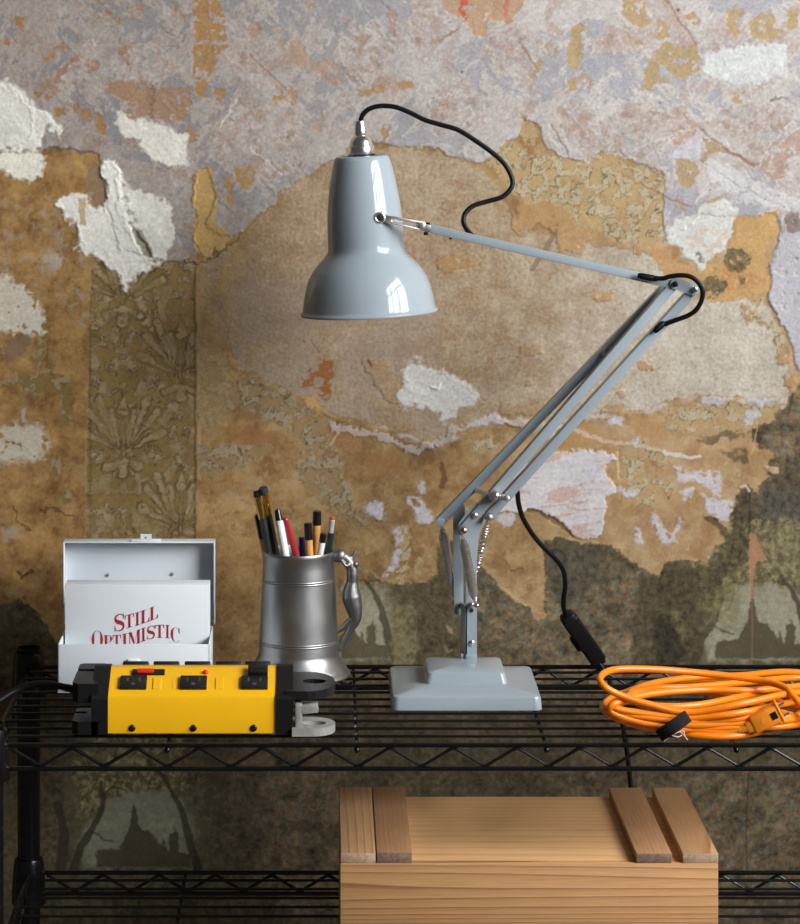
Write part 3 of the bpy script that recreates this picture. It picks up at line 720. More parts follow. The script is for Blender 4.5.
    scrap([(696, 250), (702, 252), (704, 262), (698, 262)], S(104, 98, 84, .69), .8, 4, 3, 0, -.3)
    plaster([(402, 362), (408, 360), (418, 364), (432, 368), (450, 374), (470, 386), (478, 394), (472, 404), (460, 408), (452, 418), (442, 422), (436, 420), (440, 412), (426, 410), (412, 406), (400, 406), (396, 394), (404, 390), (406, 384), (402, 374)], .71, (208, 205, 198), 1.6, 4, 35)
    plaster([(414, 354), (418, 356), (422, 366), (416, 364)], .71, (204, 200, 192), 1.0, 2)
    line([(432, 386), (438, 389), (440, 384)], 1.0, 1.4, S(228, 226, 222, .71), .9, 2, 1.6)
    plaster([(-40, 280), (6, 278), (24, 284), (36, 300), (44, 318), (42, 332), (24, 334), (8, 330), (-40, 326)], .5, (164, 158, 144), 1.2, 6, 20, .9, -.55)
    plaster([(-40, 428), (8, 426), (30, 424), (44, 430), (48, 444), (42, 458), (24, 464), (12, 462), (-40, 458)], .5, (158, 150, 134), .8, 6, 20, .9, -.5, 3)
    plaster([(40, 256), (58, 254), (66, 262), (58, 268), (44, 266)], .5, (140, 134, 124), .6, 5, 20, .7, -.3)
    plaster([(690, 82), (730, 84), (800, 82), (800, 66), (786, 60)], .86, (222, 218, 216), .5, 6, 20, .5, -.2)
    plaster([(704, 156), (740, 170), (778, 192), (800, 200), (800, 212), (776, 210), (736, 200), (704, 176)], .86, (226, 222, 220), .8, 4, 28, .85, -.5)

    # ---- white and pink scraped block beside the arm
    blk = [(480, 500), (496, 486), (520, 466), (546, 452), (574, 450), (600, 452), (614, 456), (614, 462), (604, 464), (606, 474), (616, 484), (617, 494), (606, 498), (604, 520), (602, 536), (594, 540), (584, 538), (572, 534), (560, 522), (546, 514), (528, 508), (516, 512), (500, 512)]
    D, m = reg(blk, 4, 2.5, .71)
    st = streak(-8, 60, 10, 95, 4)
    c = mixc(S(214, 208, 206, .71) + 0 * col, S(200, 194, 198, .71) + 0 * col, .5 + .8 * mid)
    c = mixc(c, S(196, 160, 142, .71) + 0 * col, .75 * sst(.1, .3, st + .25 * fx))
    put(m, c); hgt += m * (1.3 + .5 * st)
    scrap([(585, 464), (594, 460), (600, 464), (598, 476), (588, 476)], S(196, 196, 204, .71), .8, 2, 1)
    line([(528, 510), (546, 516), (560, 525), (572, 536)], 1.8, 1.8, S(112, 86, 58, .70), .75, 3, -1.0)
    plaster([(496, 516), (512, 512), (516, 520), (508, 526), (498, 524)], .76, (200, 196, 200), .8, 3, 20, .9)
    for pts, e in (([(676, 470), (692, 474), (718, 472), (722, 484), (718, 496), (710, 488), (694, 482), (678, 480)], .72), ([(702, 496), (714, 498), (730, 500), (734, 512), (728, 522), (716, 518), (706, 508)], .72),
                   ([(650, 513), (656, 512), (662, 528), (670, 536), (680, 520), (682, 526), (672, 548), (664, 546), (656, 534)], .72), ([(634, 530), (642, 528), (644, 544), (636, 542)], .71), ([(682, 490), (692, 488), (692, 500), (684, 500)], .72), ([(618, 488), (640, 490), (638, 496), (620, 496)], .71),
                   ([(366, 504), (382, 502), (386, 512), (378, 518), (368, 514)], .68), ([(404, 498), (416, 494), (424, 506), (432, 514), (434, 524), (424, 524), (412, 510)], .7), ([(418, 484), (422, 482), (422, 496), (418, 496)], .7), ([(396, 526), (400, 530), (398, 556), (392, 572), (384, 574), (386, 568), (393, 560)], .7), ([(396, 534), (400, 540), (398, 566), (394, 560)], .7),
                   ([(744, 412), (760, 408), (760, 420), (746, 424)], .80), ([(632, 438), (640, 434), (640, 446), (632, 448)], .72), ([(700, 394), (726, 398), (726, 404), (704, 404)], .80), ([(730, 400), (756, 398), (784, 402), (782, 408), (750, 404)], .80), ([(604, 418), (628, 416), (620, 424), (606, 424)], .72), ([(548, 428), (554, 420), (560, 424), (550, 440)], .69), ([(708, 556), (712, 558), (710, 566)], .71)):
        plaster(pts, e, (203, 199, 206), .9, 5, 20, .9, -.5)
    line([(664, 452), (690, 458), (700, 456)], 2.6, 1.6, S(214, 208, 204, .72), .8, 3, .5)
    scrap([(380, 505), (385, 508), (383, 515)], S(190, 186, 190, .68), .6, 2, 1)
    # torn tongue of ochre hanging into the dark paper, with its own peel
    # ---- the dark printed paper (faded landscape) that survives below
    dark_polys = [[(338, 584), (352, 572), (372, 570), (380, 578), (398, 584), (430, 582), (436, 574), (438, 548), (452, 540), (478, 558), (492, 572), (508, 590), (524, 604), (540, 620), (546, 604), (544, 540), (556, 538), (584, 542), (612, 546), (630, 558), (644, 568), (660, 577), (668, 562), (688, 558), (706, 562), (714, 548), (726, 540),
                   (722, 530), (704, 520), (702, 514), (716, 518), (730, 528), (734, 506), (740, 488), (746, 484), (756, 492), (762, 480), (770, 478), (768, 462), (776, 456), (766, 448), (752, 440), (752, 430), (772, 420), (790, 396), (800, 384), (960, 370), (960, 1200), (-120, 1200), (-120, 604), (0, 604), (16, 600), (34, 606), (50, 626), (60, 650), (70, 676), (335, 676), (340, 640), (352, 610)],
                  [(696, 440), (716, 432), (746, 428), (752, 434), (736, 440), (712, 444)], [(720, 452), (746, 446), (750, 462), (734, 462)]]
    dk = np.zeros(shp); DD = np.full(shp, 99.0)
    for i, p in enumerate(dark_polys):
        D, m = reg(p, 4, 2.4, .9)
        dk = np.maximum(dk, m * (1 if i == 0 else .75 * sst(-.4, 0, fbm(U, V, 12, 3, 97)))); DD = np.minimum(DD, D)
    k1 = mixc(S(98, 86, 62, .74) + 0 * col, S(70, 62, 44, .74) + 0 * col, .5 + .75 * mid + .3 * fx)
    # flowered parts: brown ground, teal and rust spots
    fl = np.zeros(shp)
    for p in ([(450, 560), (545, 600), (560, 560), (640, 570), (664, 590), (650, 640), (660, 700), (470, 700), (470, 600)], [(740, 380), (960, 360), (960, 480), (780, 466), (756, 450)], [(560, 770), (960, 770), (960, 960), (600, 960)], [(258, 740), (345, 740), (345, 960), (258, 900)]):
        D, m = reg(p, 14, 4, 12); fl = np.maximum(fl, m)
    fc = mixc(S(118, 101, 75, .76) + 0 * col, S(90, 80, 58, .76) + 0 * col, .5 + .7 * fbm(U, V, 16, 4, 101))
    fc = mixc(fc, S(80, 97, 86, .76) + 0 * col, .7 * sst(.16, .32, fbm(U, V, 7, 3, 103)))
    fc = mixc(fc, S(126, 92, 64, .76) + 0 * col, .6 * sst(.15, .35, fbm(U, V, 6, 3, 105)))
    fc = mixc(fc, S(62, 56, 40, .76) + 0 * col, .6 * sst(.15, .4, fbm(U, V, 22, 4, 107)))
    k1 = mixc(k1, fc, fl)
    foliage = fbm(U + 5 * fx, V + 5 * fy, 11, 4, 111)
    dap = fbm(U + 2 * wx, V + 2 * wy, 7, 4, 115, .65)
    k1 = k1 * np.clip(1 + .15 * grain + .25 * mid + .75 * dap + .5 * fbm(U, V, 22, 4, 117), .35, 2.0)[..., None]
    leafc = mixc(S(74, 66, 44, .78) + 0 * col, S(150, 138, 92, .78) + 0 * col, .45 + 1.5 * dap + .5 * foliage)
    def scene(ox, oy, sc, e, dim=1.0):
        """one repeat of the printed landscape: sky, two trees, a spired castle; (ox, oy) is the spire's tip"""
        nonlocal k1
        def q(pts): return [(ox + a * sc, oy + b_ * sc) for a, b_ in pts]
        def lay(pts, c, a, rough=4, soft=1.2, thr=None):
            nonlocal k1
            D, m = reg(q(pts), rough, 2, soft)
            if thr is not None: m = m * sst(thr, thr + .25, foliage)
            k1 = mixc(k1, c + 0 * col, m * a)
        sky = S(152, 148, 124, e) * dim * (1 + .3 * dap + .2 * mid)[..., None]; dkc = S(74, 66, 48, e) * dim
        lay([(-62, -60), (40, -75), (75, -40), (80, 58), (-60, 58)], S(108, 102, 74, e) * dim, .7, 14, 12)
        lay([(-34, 4), (-12, -18), (4, -14), (30, -12), (48, -4), (56, 30), (52, 60), (-44, 60), (-52, 30)], sky, .85, 9, 5)
        lay([(-60, -40), (-20, -78), (40, -80), (70, -30), (40, -6), (16, -14), (-6, -14), (-30, 0), (-52, 12)], leafc * dim, .9, 8, 3, -.3)
        lay([(-60, -40), (-20, -78), (40, -80), (70, -30), (40, -6), (16, -14), (-6, -14), (-30, 0), (-52, 12)], dkc, .75, 8, 3, .2)
        lay([(46, -60), (90, -60), (90, 30), (62, 20), (50, -10)], dkc, .7, 9, 4, -.2)
        # castle
        lay([(-36, 60), (-36, 44), (-14, 42), (-8, 30), (-4, 22), (-2.5, 6), (0, -2), (2.5, 6), (5, 22), (8, 24), (16, 26), (20, 32), (26, 40), (27, 34), (29, 34), (30, 44), (33, 45), (33, 28), (38, 26), (39, 20), (40, 26), (43, 28), (43, 46), (54, 48), (54, 60)], dkc * 1.12, .92, 1.3, .9)
        # leaning tree on the left and a bare trunk on the right
        for pts, w0, w1 in (([(-58, 64), (-50, 40), (-38, 22), (-30, 0), (-32, -20)], 4.5, 2.0), ([(-40, 26), (-28, 34), (-18, 36)], 1.2, .8), ([(-32, -8), (-20, -16), (-8, -14)], 1.4, .8),
                            ([(14, -42), (28, -24), (38, -8), (46, 6), (52, 30), (60, 60)], 1.4, 4.0), ([(-70, 60), (-66, 30), (-72, 0)], 5, 4)):
            p2 = q(pts); bb = box(p2, 12)
            if not bb.any(): continue
            d = np.full(shp, 99.0)
            n = len(p2) - 1
            for i in range(n):
                d[bb] = np.minimum(d[bb], seg(p2[i], p2[i + 1], (w0 + (w1 - w0) * i / n) * sc, (w0 + (w1 - w0) * (i + 1) / n) * sc, (U + 2.5 * wx)[bb], (V + 2.5 * wy)[bb]))
            k1 = mixc(k1, S(66, 58, 44, e) * dim + 0 * col, np.clip(.5 - d / 1.5, 0, 1) * .85)
    scene(752, 598, 1.0, .82)
    scene(134, 804, 1.05, 1.05)  # darker repeat: shade under the shelf is put into its colours
    scene(334, 598, 1.0, .74)
    # gothic arches and a thick dark oak between the two castles
    for pts, c, a in (([(640, 575), (664, 580), (676, 566), (712, 566), (724, 545), (736, 500), (748, 494), (748, 560), (726, 580), (716, 610), (700, 640), (694, 668), (632, 668), (634, 620)], S(74, 66, 46, .8), .8),
                      ([(654, 640), (658, 622), (668, 612), (676, 622), (680, 645), (678, 664), (654, 664)], S(44, 40, 28, .8), .7), ([(660, 616), (682, 606), (690, 626), (684, 650), (676, 622)], S(106, 96, 66, .8), .5),
                      ([(700, 600), (724, 588), (738, 560), (744, 590), (736, 620), (716, 634)], S(122, 114, 72, .8), .55), ([(548, 546), (580, 544), (606, 552), (600, 575), (582, 600), (560, 606), (548, 580)], S(72, 68, 56, .78), .75),
                      ([(752, 490), (800, 484), (800, 522), (760, 520)], S(82, 78, 68, .84), .75), ([(752, 526), (800, 520), (800, 580), (770, 570)], S(124, 116, 82, .84), .6), ([(400, 588), (445, 590), (452, 620), (450, 664), (420, 664), (404, 630)], S(78, 70, 50, .72), .7),
                      ([(395, 606), (412, 602), (420, 640), (412, 664), (392, 660)], S(124, 116, 78, .72), .5), ([(600, 770), (640, 760), (680, 780), (600, 800)], S(70, 62, 46, .78), .4)):
        D, m = reg(pts, 7, 3, 3)
        k1 = mixc(k1, c * np.clip(1 + .5 * foliage + .9 * dap, .3, 2.0)[..., None], m * a)
    D, m = reg([(752, 800), (766, 796), (772, 815), (764, 830), (752, 832), (762, 822), (765, 810)], 4, 2, 2); k1 = mixc(k1, S(128, 116, 80, .8) + 0 * col, m * .6)
    # the strip hidden behind the furniture at left is worn brown
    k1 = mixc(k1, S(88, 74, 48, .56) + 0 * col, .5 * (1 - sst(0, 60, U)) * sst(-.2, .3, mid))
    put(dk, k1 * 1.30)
    hgt += dk * (.6 + .12 * fx)
    put(.45 * np.exp(-(DD / 1.2) ** 2) * sst(-.1, .3, fbm(U, V, 18, 2, 113)) * (V < 672), S(196, 158, 108, .8) + 0 * col)
    # seams and pink gaps in the printed paper
    put(np.exp(-((U - 749.5 + .8 * wx) / .9) ** 2) * (V > 490) * (V < 560) * .8, S(44, 36, 28, .84) + 0 * col)
    scrap([(750, 532), (756, 536), (764, 552), (768, 560), (756, 562), (753, 580), (754, 596), (750, 600), (749, 560)], S(184, 138, 98, .84), .95, 1.5, 1, -.4)
    line([(752, 600), (752, 690)], .8, .8, S(160, 126, 92, .84), .55, 1)
    line([(749, 764), (747, 800), (746, 870)], .7, .7, S(66, 56, 40, .8), .7, 1.5)
    line([(752, 454), (756, 440), (758, 430), (757, 416)], .9, .7, S(216, 176, 128, .84), .8, 2)
    scrap([(762, 466), (778, 467), (778, 474), (771, 473)], S(212, 178, 142, .86), .95, 1, .8, .8)
    line([(740, 488), (745, 486), (749, 491)], 1.4, 1.2, S(220, 206, 180, .84), .9, 1, 1.0)
    line([(792, 394), (790, 408), (788, 416)], 1.2, 1.0, S(84, 60, 44, .88), .8, 2)
    line([(444, 646), (448, 652), (452, 650)], 1.4, 1.0, S(170, 140, 112, .74), .5, 1)
    scrap([(446, 624), (452, 627), (452, 634), (448, 632)], S(170, 136, 112, .74), .9, 1.5, 1)
    scrap([(350, 575), (360, 572), (370, 575), (366, 580), (352, 581)], S(170, 112, 62, .68), .8, 4, 2)
    # peel on the hanging ochre tongue
    for pts in ([(506, 560), (510, 552), (518, 550), (524, 556), (522, 566), (514, 568), (508, 564)], [(520, 588), (530, 582), (540, 578)], [(536, 612), (542, 598), (546, 594)]):
        line(pts, .9, .7, S(196, 166, 118, .76), .45, 8, .5)
    line([(505, 562), (512, 570), (522, 567)], .9, 1.2, S(96, 70, 40, .76), .7, 4)
    line([(478, 560), (500, 584), (520, 602), (544, 616)], 2.0, 1.2, S(200, 164, 112, .76), .65, 3)
    # grime overall
    col[...] = col * np.clip(1 + .09 * grain + .16 * fbm(U + 2 * fx, V + 2 * fy, 9, 5, 121, .7) + .10 * fbm(U, V, 40, 4, 123), .6, 1.4)[..., None]
    lum = (col @ np.array([.2126, .7152, .0722]))[..., None]
    col[...] = np.maximum(lum + (col - lum) * .92, .002) * .60
    return np.clip(col, .004, .9), hgt
# ---------------------------------------------------------------- setting
def build_wall():
    def axis(lo, a, b, hi, far):
        core = np.arange(a, b + .01, 1.0)
        left = a - np.geomspace(2, a - lo, far)[::-1]; right = b + np.geomspace(2, hi - b, far)
        return np.concatenate([left, core, right])
    us = axis(-1000, -26, 826, 2430, 60)
    vs = axis(-900, -26, 950, 60 + CZ / WK, 50)
    U, V = np.meshgrid(us, vs)
    col, h = make_wall(U, V)
    nr, nc = U.shape
    co = np.empty((nr * nc, 3))
    co[:, 0] = ((U - VPX) * WK).ravel()
    co[:, 1] = (WALL_Y - h * WK * RELIEF).ravel()
    co[:, 2] = (CZ - (V - VPY) * WK).ravel()
    i = np.arange(nr * nc).reshape(nr, nc)
    q = np.stack([i[1:, :-1], i[1:, 1:], i[:-1, 1:], i[:-1, :-1]], -1).reshape(-1, 4)
    me = bpy.data.meshes.new('wall_back')
    me.vertices.add(nr * nc); me.vertices.foreach_set('co', co.astype(np.float32).ravel())
    me.loops.add(q.size); me.loops.foreach_set('vertex_index', q.astype(np.int32).ravel())
    me.polygons.add(len(q)); me.polygons.foreach_set('loop_start', np.arange(0, q.size, 4, dtype=np.int32))
    me.polygons.foreach_set('use_smooth', np.ones(len(q), bool))
    me.update(calc_edges=True)
    at = me.color_attributes.new('paper_and_plaster', 'FLOAT_COLOR', 'POINT')
    at.data.foreach_set('color', np.concatenate([col.reshape(-1, 3), np.ones((nr * nc, 1))], 1).astype(np.float32).ravel())
    m, nt, b = nodes_of('stripped_wall')
    a = nt.nodes.new('ShaderNodeVertexColor'); a.layer_name = 'paper_and_plaster'
    tc = nt.nodes.new('ShaderNodeTexCoord')
    n = nt.nodes.new('ShaderNodeTexNoise'); n.inputs['Scale'].default_value = 260; n.inputs['Detail'].default_value = 6; n.inputs['Roughness'].default_value = .65
    nt.links.new(tc.outputs['Object'], n.inputs['Vector'])
    mr = nt.nodes.new('ShaderNodeMapRange'); mr.inputs['From Min'].default_value = .25; mr.inputs['From Max'].default_value = .75
    mr.inputs['To Min'].default_value = .86; mr.inputs['To Max'].default_value = 1.14
    nt.links.new(n.outputs['Fac'], mr.inputs['Value'])
    mx = nt.nodes.new('ShaderNodeMix'); mx.data_type = 'RGBA'; mx.blend_type = 'MULTIPLY'; mx.inputs['Factor'].default_value = 1
    nt.links.new(a.outputs['Color'], mx.inputs['A']); nt.links.new(mr.outputs['Result'], mx.inputs['B'])
    nt.links.new(mx.outputs['Result'], b.inputs['Base Color'])
    b.inputs['Roughness'].default_value = .8; b.inputs['Specular IOR Level'].default_value = .2
    bp = nt.nodes.new('ShaderNodeBump'); bp.inputs['Strength'].default_value = .10; bp.inputs['Distance'].default_value = .001
    nt.links.new(n.outputs['Fac'], bp.inputs['Height']); nt.links.new(bp.outputs['Normal'], b.inputs['Normal'])
    me.materials.append(m)
    o = bpy.data.objects.new('wall_back', me); COL.objects.link(o)
    return struct(o)

build_wall()
RX = 2.05                                   # inner face of the window wall
mb = MB(); mb.box((.55, 1.2, -.03), (3.3, 4.4, .06)); struct(obj('floor', mb, M['floorm']))
WY0, WY1, WZ0, WZ1 = WIN
mb = MB()
y0, y1, z1 = -1.0, WALL_Y + .05, 3.8
for (a, b, c, d) in ((y0, y1, 0, WZ0), (y0, y1, WZ1, z1), (y0, WY0, WZ0, WZ1), (WY1, y1, WZ0, WZ1)):
    mb.box((RX + .06, (a + b) / 2, (c + d) / 2), (.12, b - a, d - c))
struct(obj('wall_right', mb, M['sidewall']))
mb = MB()
for t in (0, 1): 
    mb.box((RX + .05, WY0 + .03 + t * (WY1 - WY0 - .06), (WZ0 + WZ1) / 2), (.07, .06, WZ1 - WZ0))
    mb.box((RX + .05, (WY0 + WY1) / 2, WZ0 + .03 + t * (WZ1 - WZ0 - .06)), (.07, WY1 - WY0, .06))
mb.box((RX + .05, (WY0 + WY1) / 2, (WZ0 + WZ1) / 2 + .1), (.06, WY1 - WY0, .09))
for k in (1, 2): mb.box((RX + .05, WY0 + (WY1 - WY0) * k / 3, (WZ0 + WZ1) / 2), (.04, .10, WZ1 - WZ0))
struct(obj('window_1', mb, M['frame']))

# ---------------------------------------------------------------- wire shelving
XL, XR = -.3295, .885
YF, YB = 2.859, 3.227
unit = thing('wire_shelving_unit', ((XL + XR) / 2, (YF + YB) / 2, 0), 'black wire shelving unit standing against the stripped wall', 'shelf')
TRH = .0232
DECKY = [YF + (YB - YF) * k / 11 for k in range(1, 11)]
def deck(z, phase_f, phase_b):
    mb = MB()
    for y in DECKY: mb.tube([(XL + .004, y, z - .0015), (XR - .004, y, z - .0015)], .0016, 8)
    sh = obj('shelf', mb, M['black'], unit)
    ORG[sh] = V3((0, 0, 0))
    for nm, y, ph, per in (('front_truss', YF, phase_f, .0626), ('back_truss', YB, phase_b, .0626)):
        mb = MB()
        mb.tube([(XL, y, z - .0024), (XR, y, z - .0024)], .0025, 10)
        mb.tube([(XL, y, z - .0024 - TRH), (XR, y, z - .0024 - TRH)], .0025, 10)
        pts = []; x = ph
        while x > XL + per: x -= per
        k = 0
        while x < XR - .01:
            pts.append((x, y, z - .0048)); pts.append((x + per / 2, y, z - TRH)); x += per
        # the zigzag wire turns in small bends
        path = []
        for i, p in enumerate(pts):
            p = V3(p)
            if 0 < i < len(pts) - 1:
                a = (V3(pts[i - 1]) - p).normalized() * .004; c = (V3(pts[i + 1]) - p).normalized() * .004
                path += [p + a, p + (a + c) * .22, p + c]
            else: path.append(p)
        mb.tube(path, .0018, 8)
        obj(nm, mb, M['black'], sh)
    for x in (XL, XR):
        mb = MB()
        for dz in (0, TRH): mb.tube([(x, YF, z - .0024 - dz), (x, YB, z - .0024 - dz)], .0025, 10)
        pts = []; n = 6
        for k in range(n + 1):
            yy = YF + .012 + (YB - YF - .024) * k / n
            pts.append((x, yy, z - .0048))
            if k < n: pts.append((x, yy + (YB - YF - .024) / n / 2, z - TRH))
        mb.tube(pts, .0018, 8)
        obj('side_truss', mb, M['black'], sh)
    x = P(-22, 747, YF).x
    while x < XR:
        if x > XL + .02:
            mb = MB(); mb.tube([(x, YF - .003, z - .0072), (x, YF + .02, z - .0048), (x, YB - .003, z - .0048)], .0020, 8)
            mb.ball((x, YF - .002, z - .0068), .0031, 10)
            obj('cross_support', mb, M['black'], sh)
        x += .1868
    for x in (XL, XR):
        for y in (YF, YB):
            mb = MB()
            mb.lathe([(.0131, -.036), (.0188, -.036), (.0192, -.033), (.0186, -.018), (.0172, .004), (.0160, .0125), (.0154, .0140), (.0131, .0140)], (x, y, z), (0, 0, 1), 28, closed=True)
            obj('corner_sleeve', mb, M['black'], sh)
deck(SH, P(390, 742, YF).x, P(544, 665, YB).x)
deck(LO, P(390, 742, YF).x + .02, P(103, 872, YB).x)
for x in (XL, XR):
    for y in (YF, YB):
        mb = MB()
        prof = [(0, .028), (.010, .028)]
        z = .03
        while z < SH + .012:
            prof += [(.0126, z), (.0126, z + .0232), (.0120, z + .0236), (.0120, z + .0250), (.0126, z + .0254)]; z += .0254
        prof += [(.0126, SH + .012), (.0112, SH + .0165), (0, SH + .0168)]
        mb.lathe(prof, (x, y, 0), (0, 0, 1), 24)
        po = obj('post', mb, M['black'], unit)
        mb = MB(); mb.lathe([(0, 0), (.016, 0), (.018, .004), (.010, .012), (.006, .016), (.006, .030), (0, .030)], (x, y, 0), (0, 0, 1), 20)
        obj('levelling_foot', mb, M['plastic'], po)

# ---------------------------------------------------------------- desk lamp
LY = 3.090
lamp = thing('desk_lamp', (.1468, 3.0755, SH), 'pale grey jointed desk lamp with bell shade standing on the wire shelf', 'lamp')
# stepped cast base
def plinth(cx, cy, w0, w1, w2, z0, z1, z2, r):
    """rounded square block: vertical wall z0..z1, then a shallow pyramid to w2 at z2"""
    mb = MB(); n = 7
    def ring(w, z, rad):
        pts = []
        for qx, qy, a0 in ((1, 1, 0), (-1, 1, PI / 2), (-1, -1, PI), (1, -1, 1.5 * PI)):
            for k in range(n + 1):
                a = a0 + PI / 2 * k / n
                pts.append((cx + qx * (w / 2 - rad) + rad * math.cos(a), cy + qy * (w / 2 - rad) + rad * math.sin(a), z))
        return pts
    rings = [ring(w0, z0, r), ring(w1, z1 - .003, r), ring(w1 - .0015, z1 - .0012, r), ring(w1 - .0055, z1, r * .85), ring(w2, z2, r * .6)]
    m = len(rings[0]); vs = [p for g in rings for p in g]; fs = []
    for i in range(len(rings) - 1):
        for k in range(m):
            q = (k + 1) % m
            fs.append((i * m + k, i * m + q, (i + 1) * m + q, (i + 1) * m + k))
    fs.append(tuple(reversed(range(m)))); fs.append(tuple((len(rings) - 1) * m + k for k in range(m)))
    mb._add(vs, fs); return mb
base = obj('base', plinth(.1468, 3.0755, .156, .154, .086, SH + .0006, SH + .0150, SH + .0200, .008), M['paint'], lamp, auto=25)
obj('base_step', plinth(.1480, 3.0755, .087, .082, .030, SH + .0185, SH + .0320, SH + .0345, .006), M['paint'], base, auto=25)

def px_poly(pts, y): return [(P(a, b, y).x, P(a, b, y).z) for a, b in pts]
# stem: folded steel bracket
mb = MB()
y = LY + .004
mb.prism(px_poly([(465.5, 660), (477, 660), (477, 560), (478, 540), (486, 510), (484, 505), (476, 503), (470, 508), (459, 523), (457.5, 528), (459, 534), (466, 556)], y), y, y + .0028)
mb.extrude([V3((a_, y, c_)) for a_, c_ in px_poly([(465.5, 660), (465.5, 606), (467, 606), (467, 660)], y)], (-.0042, .024, 0))
z0 = SH + .0335
a = P(465.5, 655, y); c = P(477, 655, y)
mb.box(((a.x + c.x) / 2, y + .012, z0 + .0028), (c.x - a.x, .026, .0056), bevel=.0008)
mb.box((a.x - .002, y + .013, z0 + .0028), (.006, .022, .0056), bevel=.0008)
stem = obj('stem', mb, M['paint'], lamp)
y2 = LY + .030
mb = MB(); mb.prism(px_poly([(454.5, 612), (456, 615), (462, 615), (463.5, 612), (463.5, 560), (465, 506), (462, 503), (455, 503), (453, 507), (453.5, 560)], y2), y2, y2 + .0028)
obj('rear_bracket', mb, M['paint'], lamp)
def bolt(px, py, y, rpx, m, name='bolt', ln=.006, parent=None, dome=True):
    p = P(px, py, y); r = rpx * y / FPX
    mb = MB()
    if dome: mb.lathe([(0, 0), (r * .55, .0002), (r * .9, .0010), (r, .0022), (r, ln), (0, ln)], p - V3((0, ln, 0)), (0, 1, 0), 20)
    else: mb.cyl(p - V3((0, ln, 0)), p, r, 20, .0005)
    # cross slot ring
    return obj(name, mb, m, parent or lamp)
bolt(463, 530, LY - .002, 3.6, M['copper'], ln=.008)
bolt(474.5, 515, LY + .003, 3.3, M['steel'])
bolt(489, 517, LY - .002, 3.6, M['steel'])
bolt(476.5, 604.5, LY - .001, 2.4, M['copper'], ln=.010)
bolt(471.5, 604, LY + .003, 2.4, M['steel'])
bolt(471.5, 643, LY + .004, 3.2, M['chrome'], ln=.002)
mb = MB()
mb.cyl(P(471.5, 610.5, LY + .0036), P(471.5, 610.5, LY + .0050), .0022, 16)
obj('screw_hole', mb, M['hole'], stem)
mb = MB()
mb.cyl(P(461, 605.5, LY + .0290), P(461, 605.5, LY + .031), .0022, 16)
obj('screw_hole', mb, M['hole'], stem)
# lower arm: three bars
A0, A1 = P(440, 521, LY + .034), P(669, 283, LY + .034)
B0, B1 = P(463, 530, LY), P(675.5, 283.5, LY)
C0, C1 = P(489, 517, LY), P(695, 290, LY)
def barobj(name, a, b, w, d, yo=0):
    mb = MB(); o = V3((0, yo, 0)); mb.bar(a + o, b + o, w, d, bevel=.0009)
    for e in (a, b): mb.cyl(e + o - V3((0, d / 2, 0)), e + o + V3((0, d / 2, 0)), w / 2, 20, .0008)
    return obj(name, mb, M['paint'], lamp)
low = barobj('lower_arm', B0, B1, .0098, .018, .009)
barobj('tie_bar', C0, C1, .0098, .018, .009)
mb = MB(); t = (A1 - A0).normalized(); nrm = V3((t.z, 0, -t.x))
mb.bar(A0, A1, .0098, .013, bevel=.0009)
mb.cyl(A0 - V3((0, .007, 0)), A0 + V3((0, .007, 0)), .0049, 20, .0006)
obj('rear_arm', mb, M['paint'], lamp)
mb = MB(); mb.cyl(A0 + (A1 - A0) * .71 - V3((0, .010, 0)), A0 + (A1 - A0) * .71 + V3((0, .006, 0)), .0028, 16)
obj('spacer', mb, M['steel'], lamp)
# clamp rod across the arms
mb = MB()
mb.tube([P(472, 489, LY + .036), P(493, 496, LY - .004)], .0026, 16)
mb.cyl(P(494, 496, LY - .002), P(494, 496, LY - .014), .0058, 24, .0012)
mb.ball(P(496, 495.5, LY - .014), .0046, 16)
mb.bar(P(497, 496, LY - .008), P(507, 498, LY - .008), .0062, .006, bevel=.001)
mb.cyl(P(506.5, 498.3, LY - .010), P(506.5, 498.3, LY - .015), .0034, 20, .0008)
obj('clamp_knob', mb, M['nickel'], lamp)
# springs
def spring(a, b, r0, r1, turns, wr=.0007, name='spring'):
    a, b = V3(a), V3(b); t = (b - a).normalized(); u = t.orthogonal().normalized(); w = t.cross(u); L = (b - a).length
    n = turns * 14; pts = []
    pts.append(a); 
    for i in range(n + 1):
        k = i / n; e = min(1, k * 8, (1 - k) * 8); r = (r0 + (r1 - r0) * k) * (.35 + .65 * e)
        pts.append(a + t * L * (.04 + .92 * k) + (u * math.cos(2 * PI * turns * k) + w * math.sin(2 * PI * turns * k)) * r)
    pts.append(b)
    mb = MB(); mb.tube(pts, wr, 6)
    hk = [a - t * .004 + u * .002, a - t * .004 - u * .002, a]
    mb.tube([a - t * .005, a + t * L * .05], wr * 1.2, 6); mb.tube([b + t * .005, b - t * L * .05], wr * 1.2, 6)
    obj(name, mb, M['steel'], lamp)
spring(P(462.5, 536, LY - .009), P(475.5, 603, LY - .009), .0046, .0043, 36, .00095)
spring(P(442, 526, LY + .034), P(452.5, 592, LY + .036), .0050, .0036, 36, .00095)
spring(P(487.5, 522, LY + .018), P(475.5, 574, LY + .020), .0036, .0026, 20, .0009)
# elbow
mb = MB()
yb = LY - .0022
mb.prism(px_poly([(672, 279), (676, 277.5), (698, 284.5), (700, 288), (698, 294), (694, 296), (672, 288.5), (670, 284)], yb), yb, yb + .0020)
elbow = obj('elbow_plate', mb, M['paint'], lamp)
bolt(675.2, 284, yb, 2.8, M['plastic'], ln=.005)
bolt(694.6, 289.2, yb, 2.9, M['steel'], ln=.005)
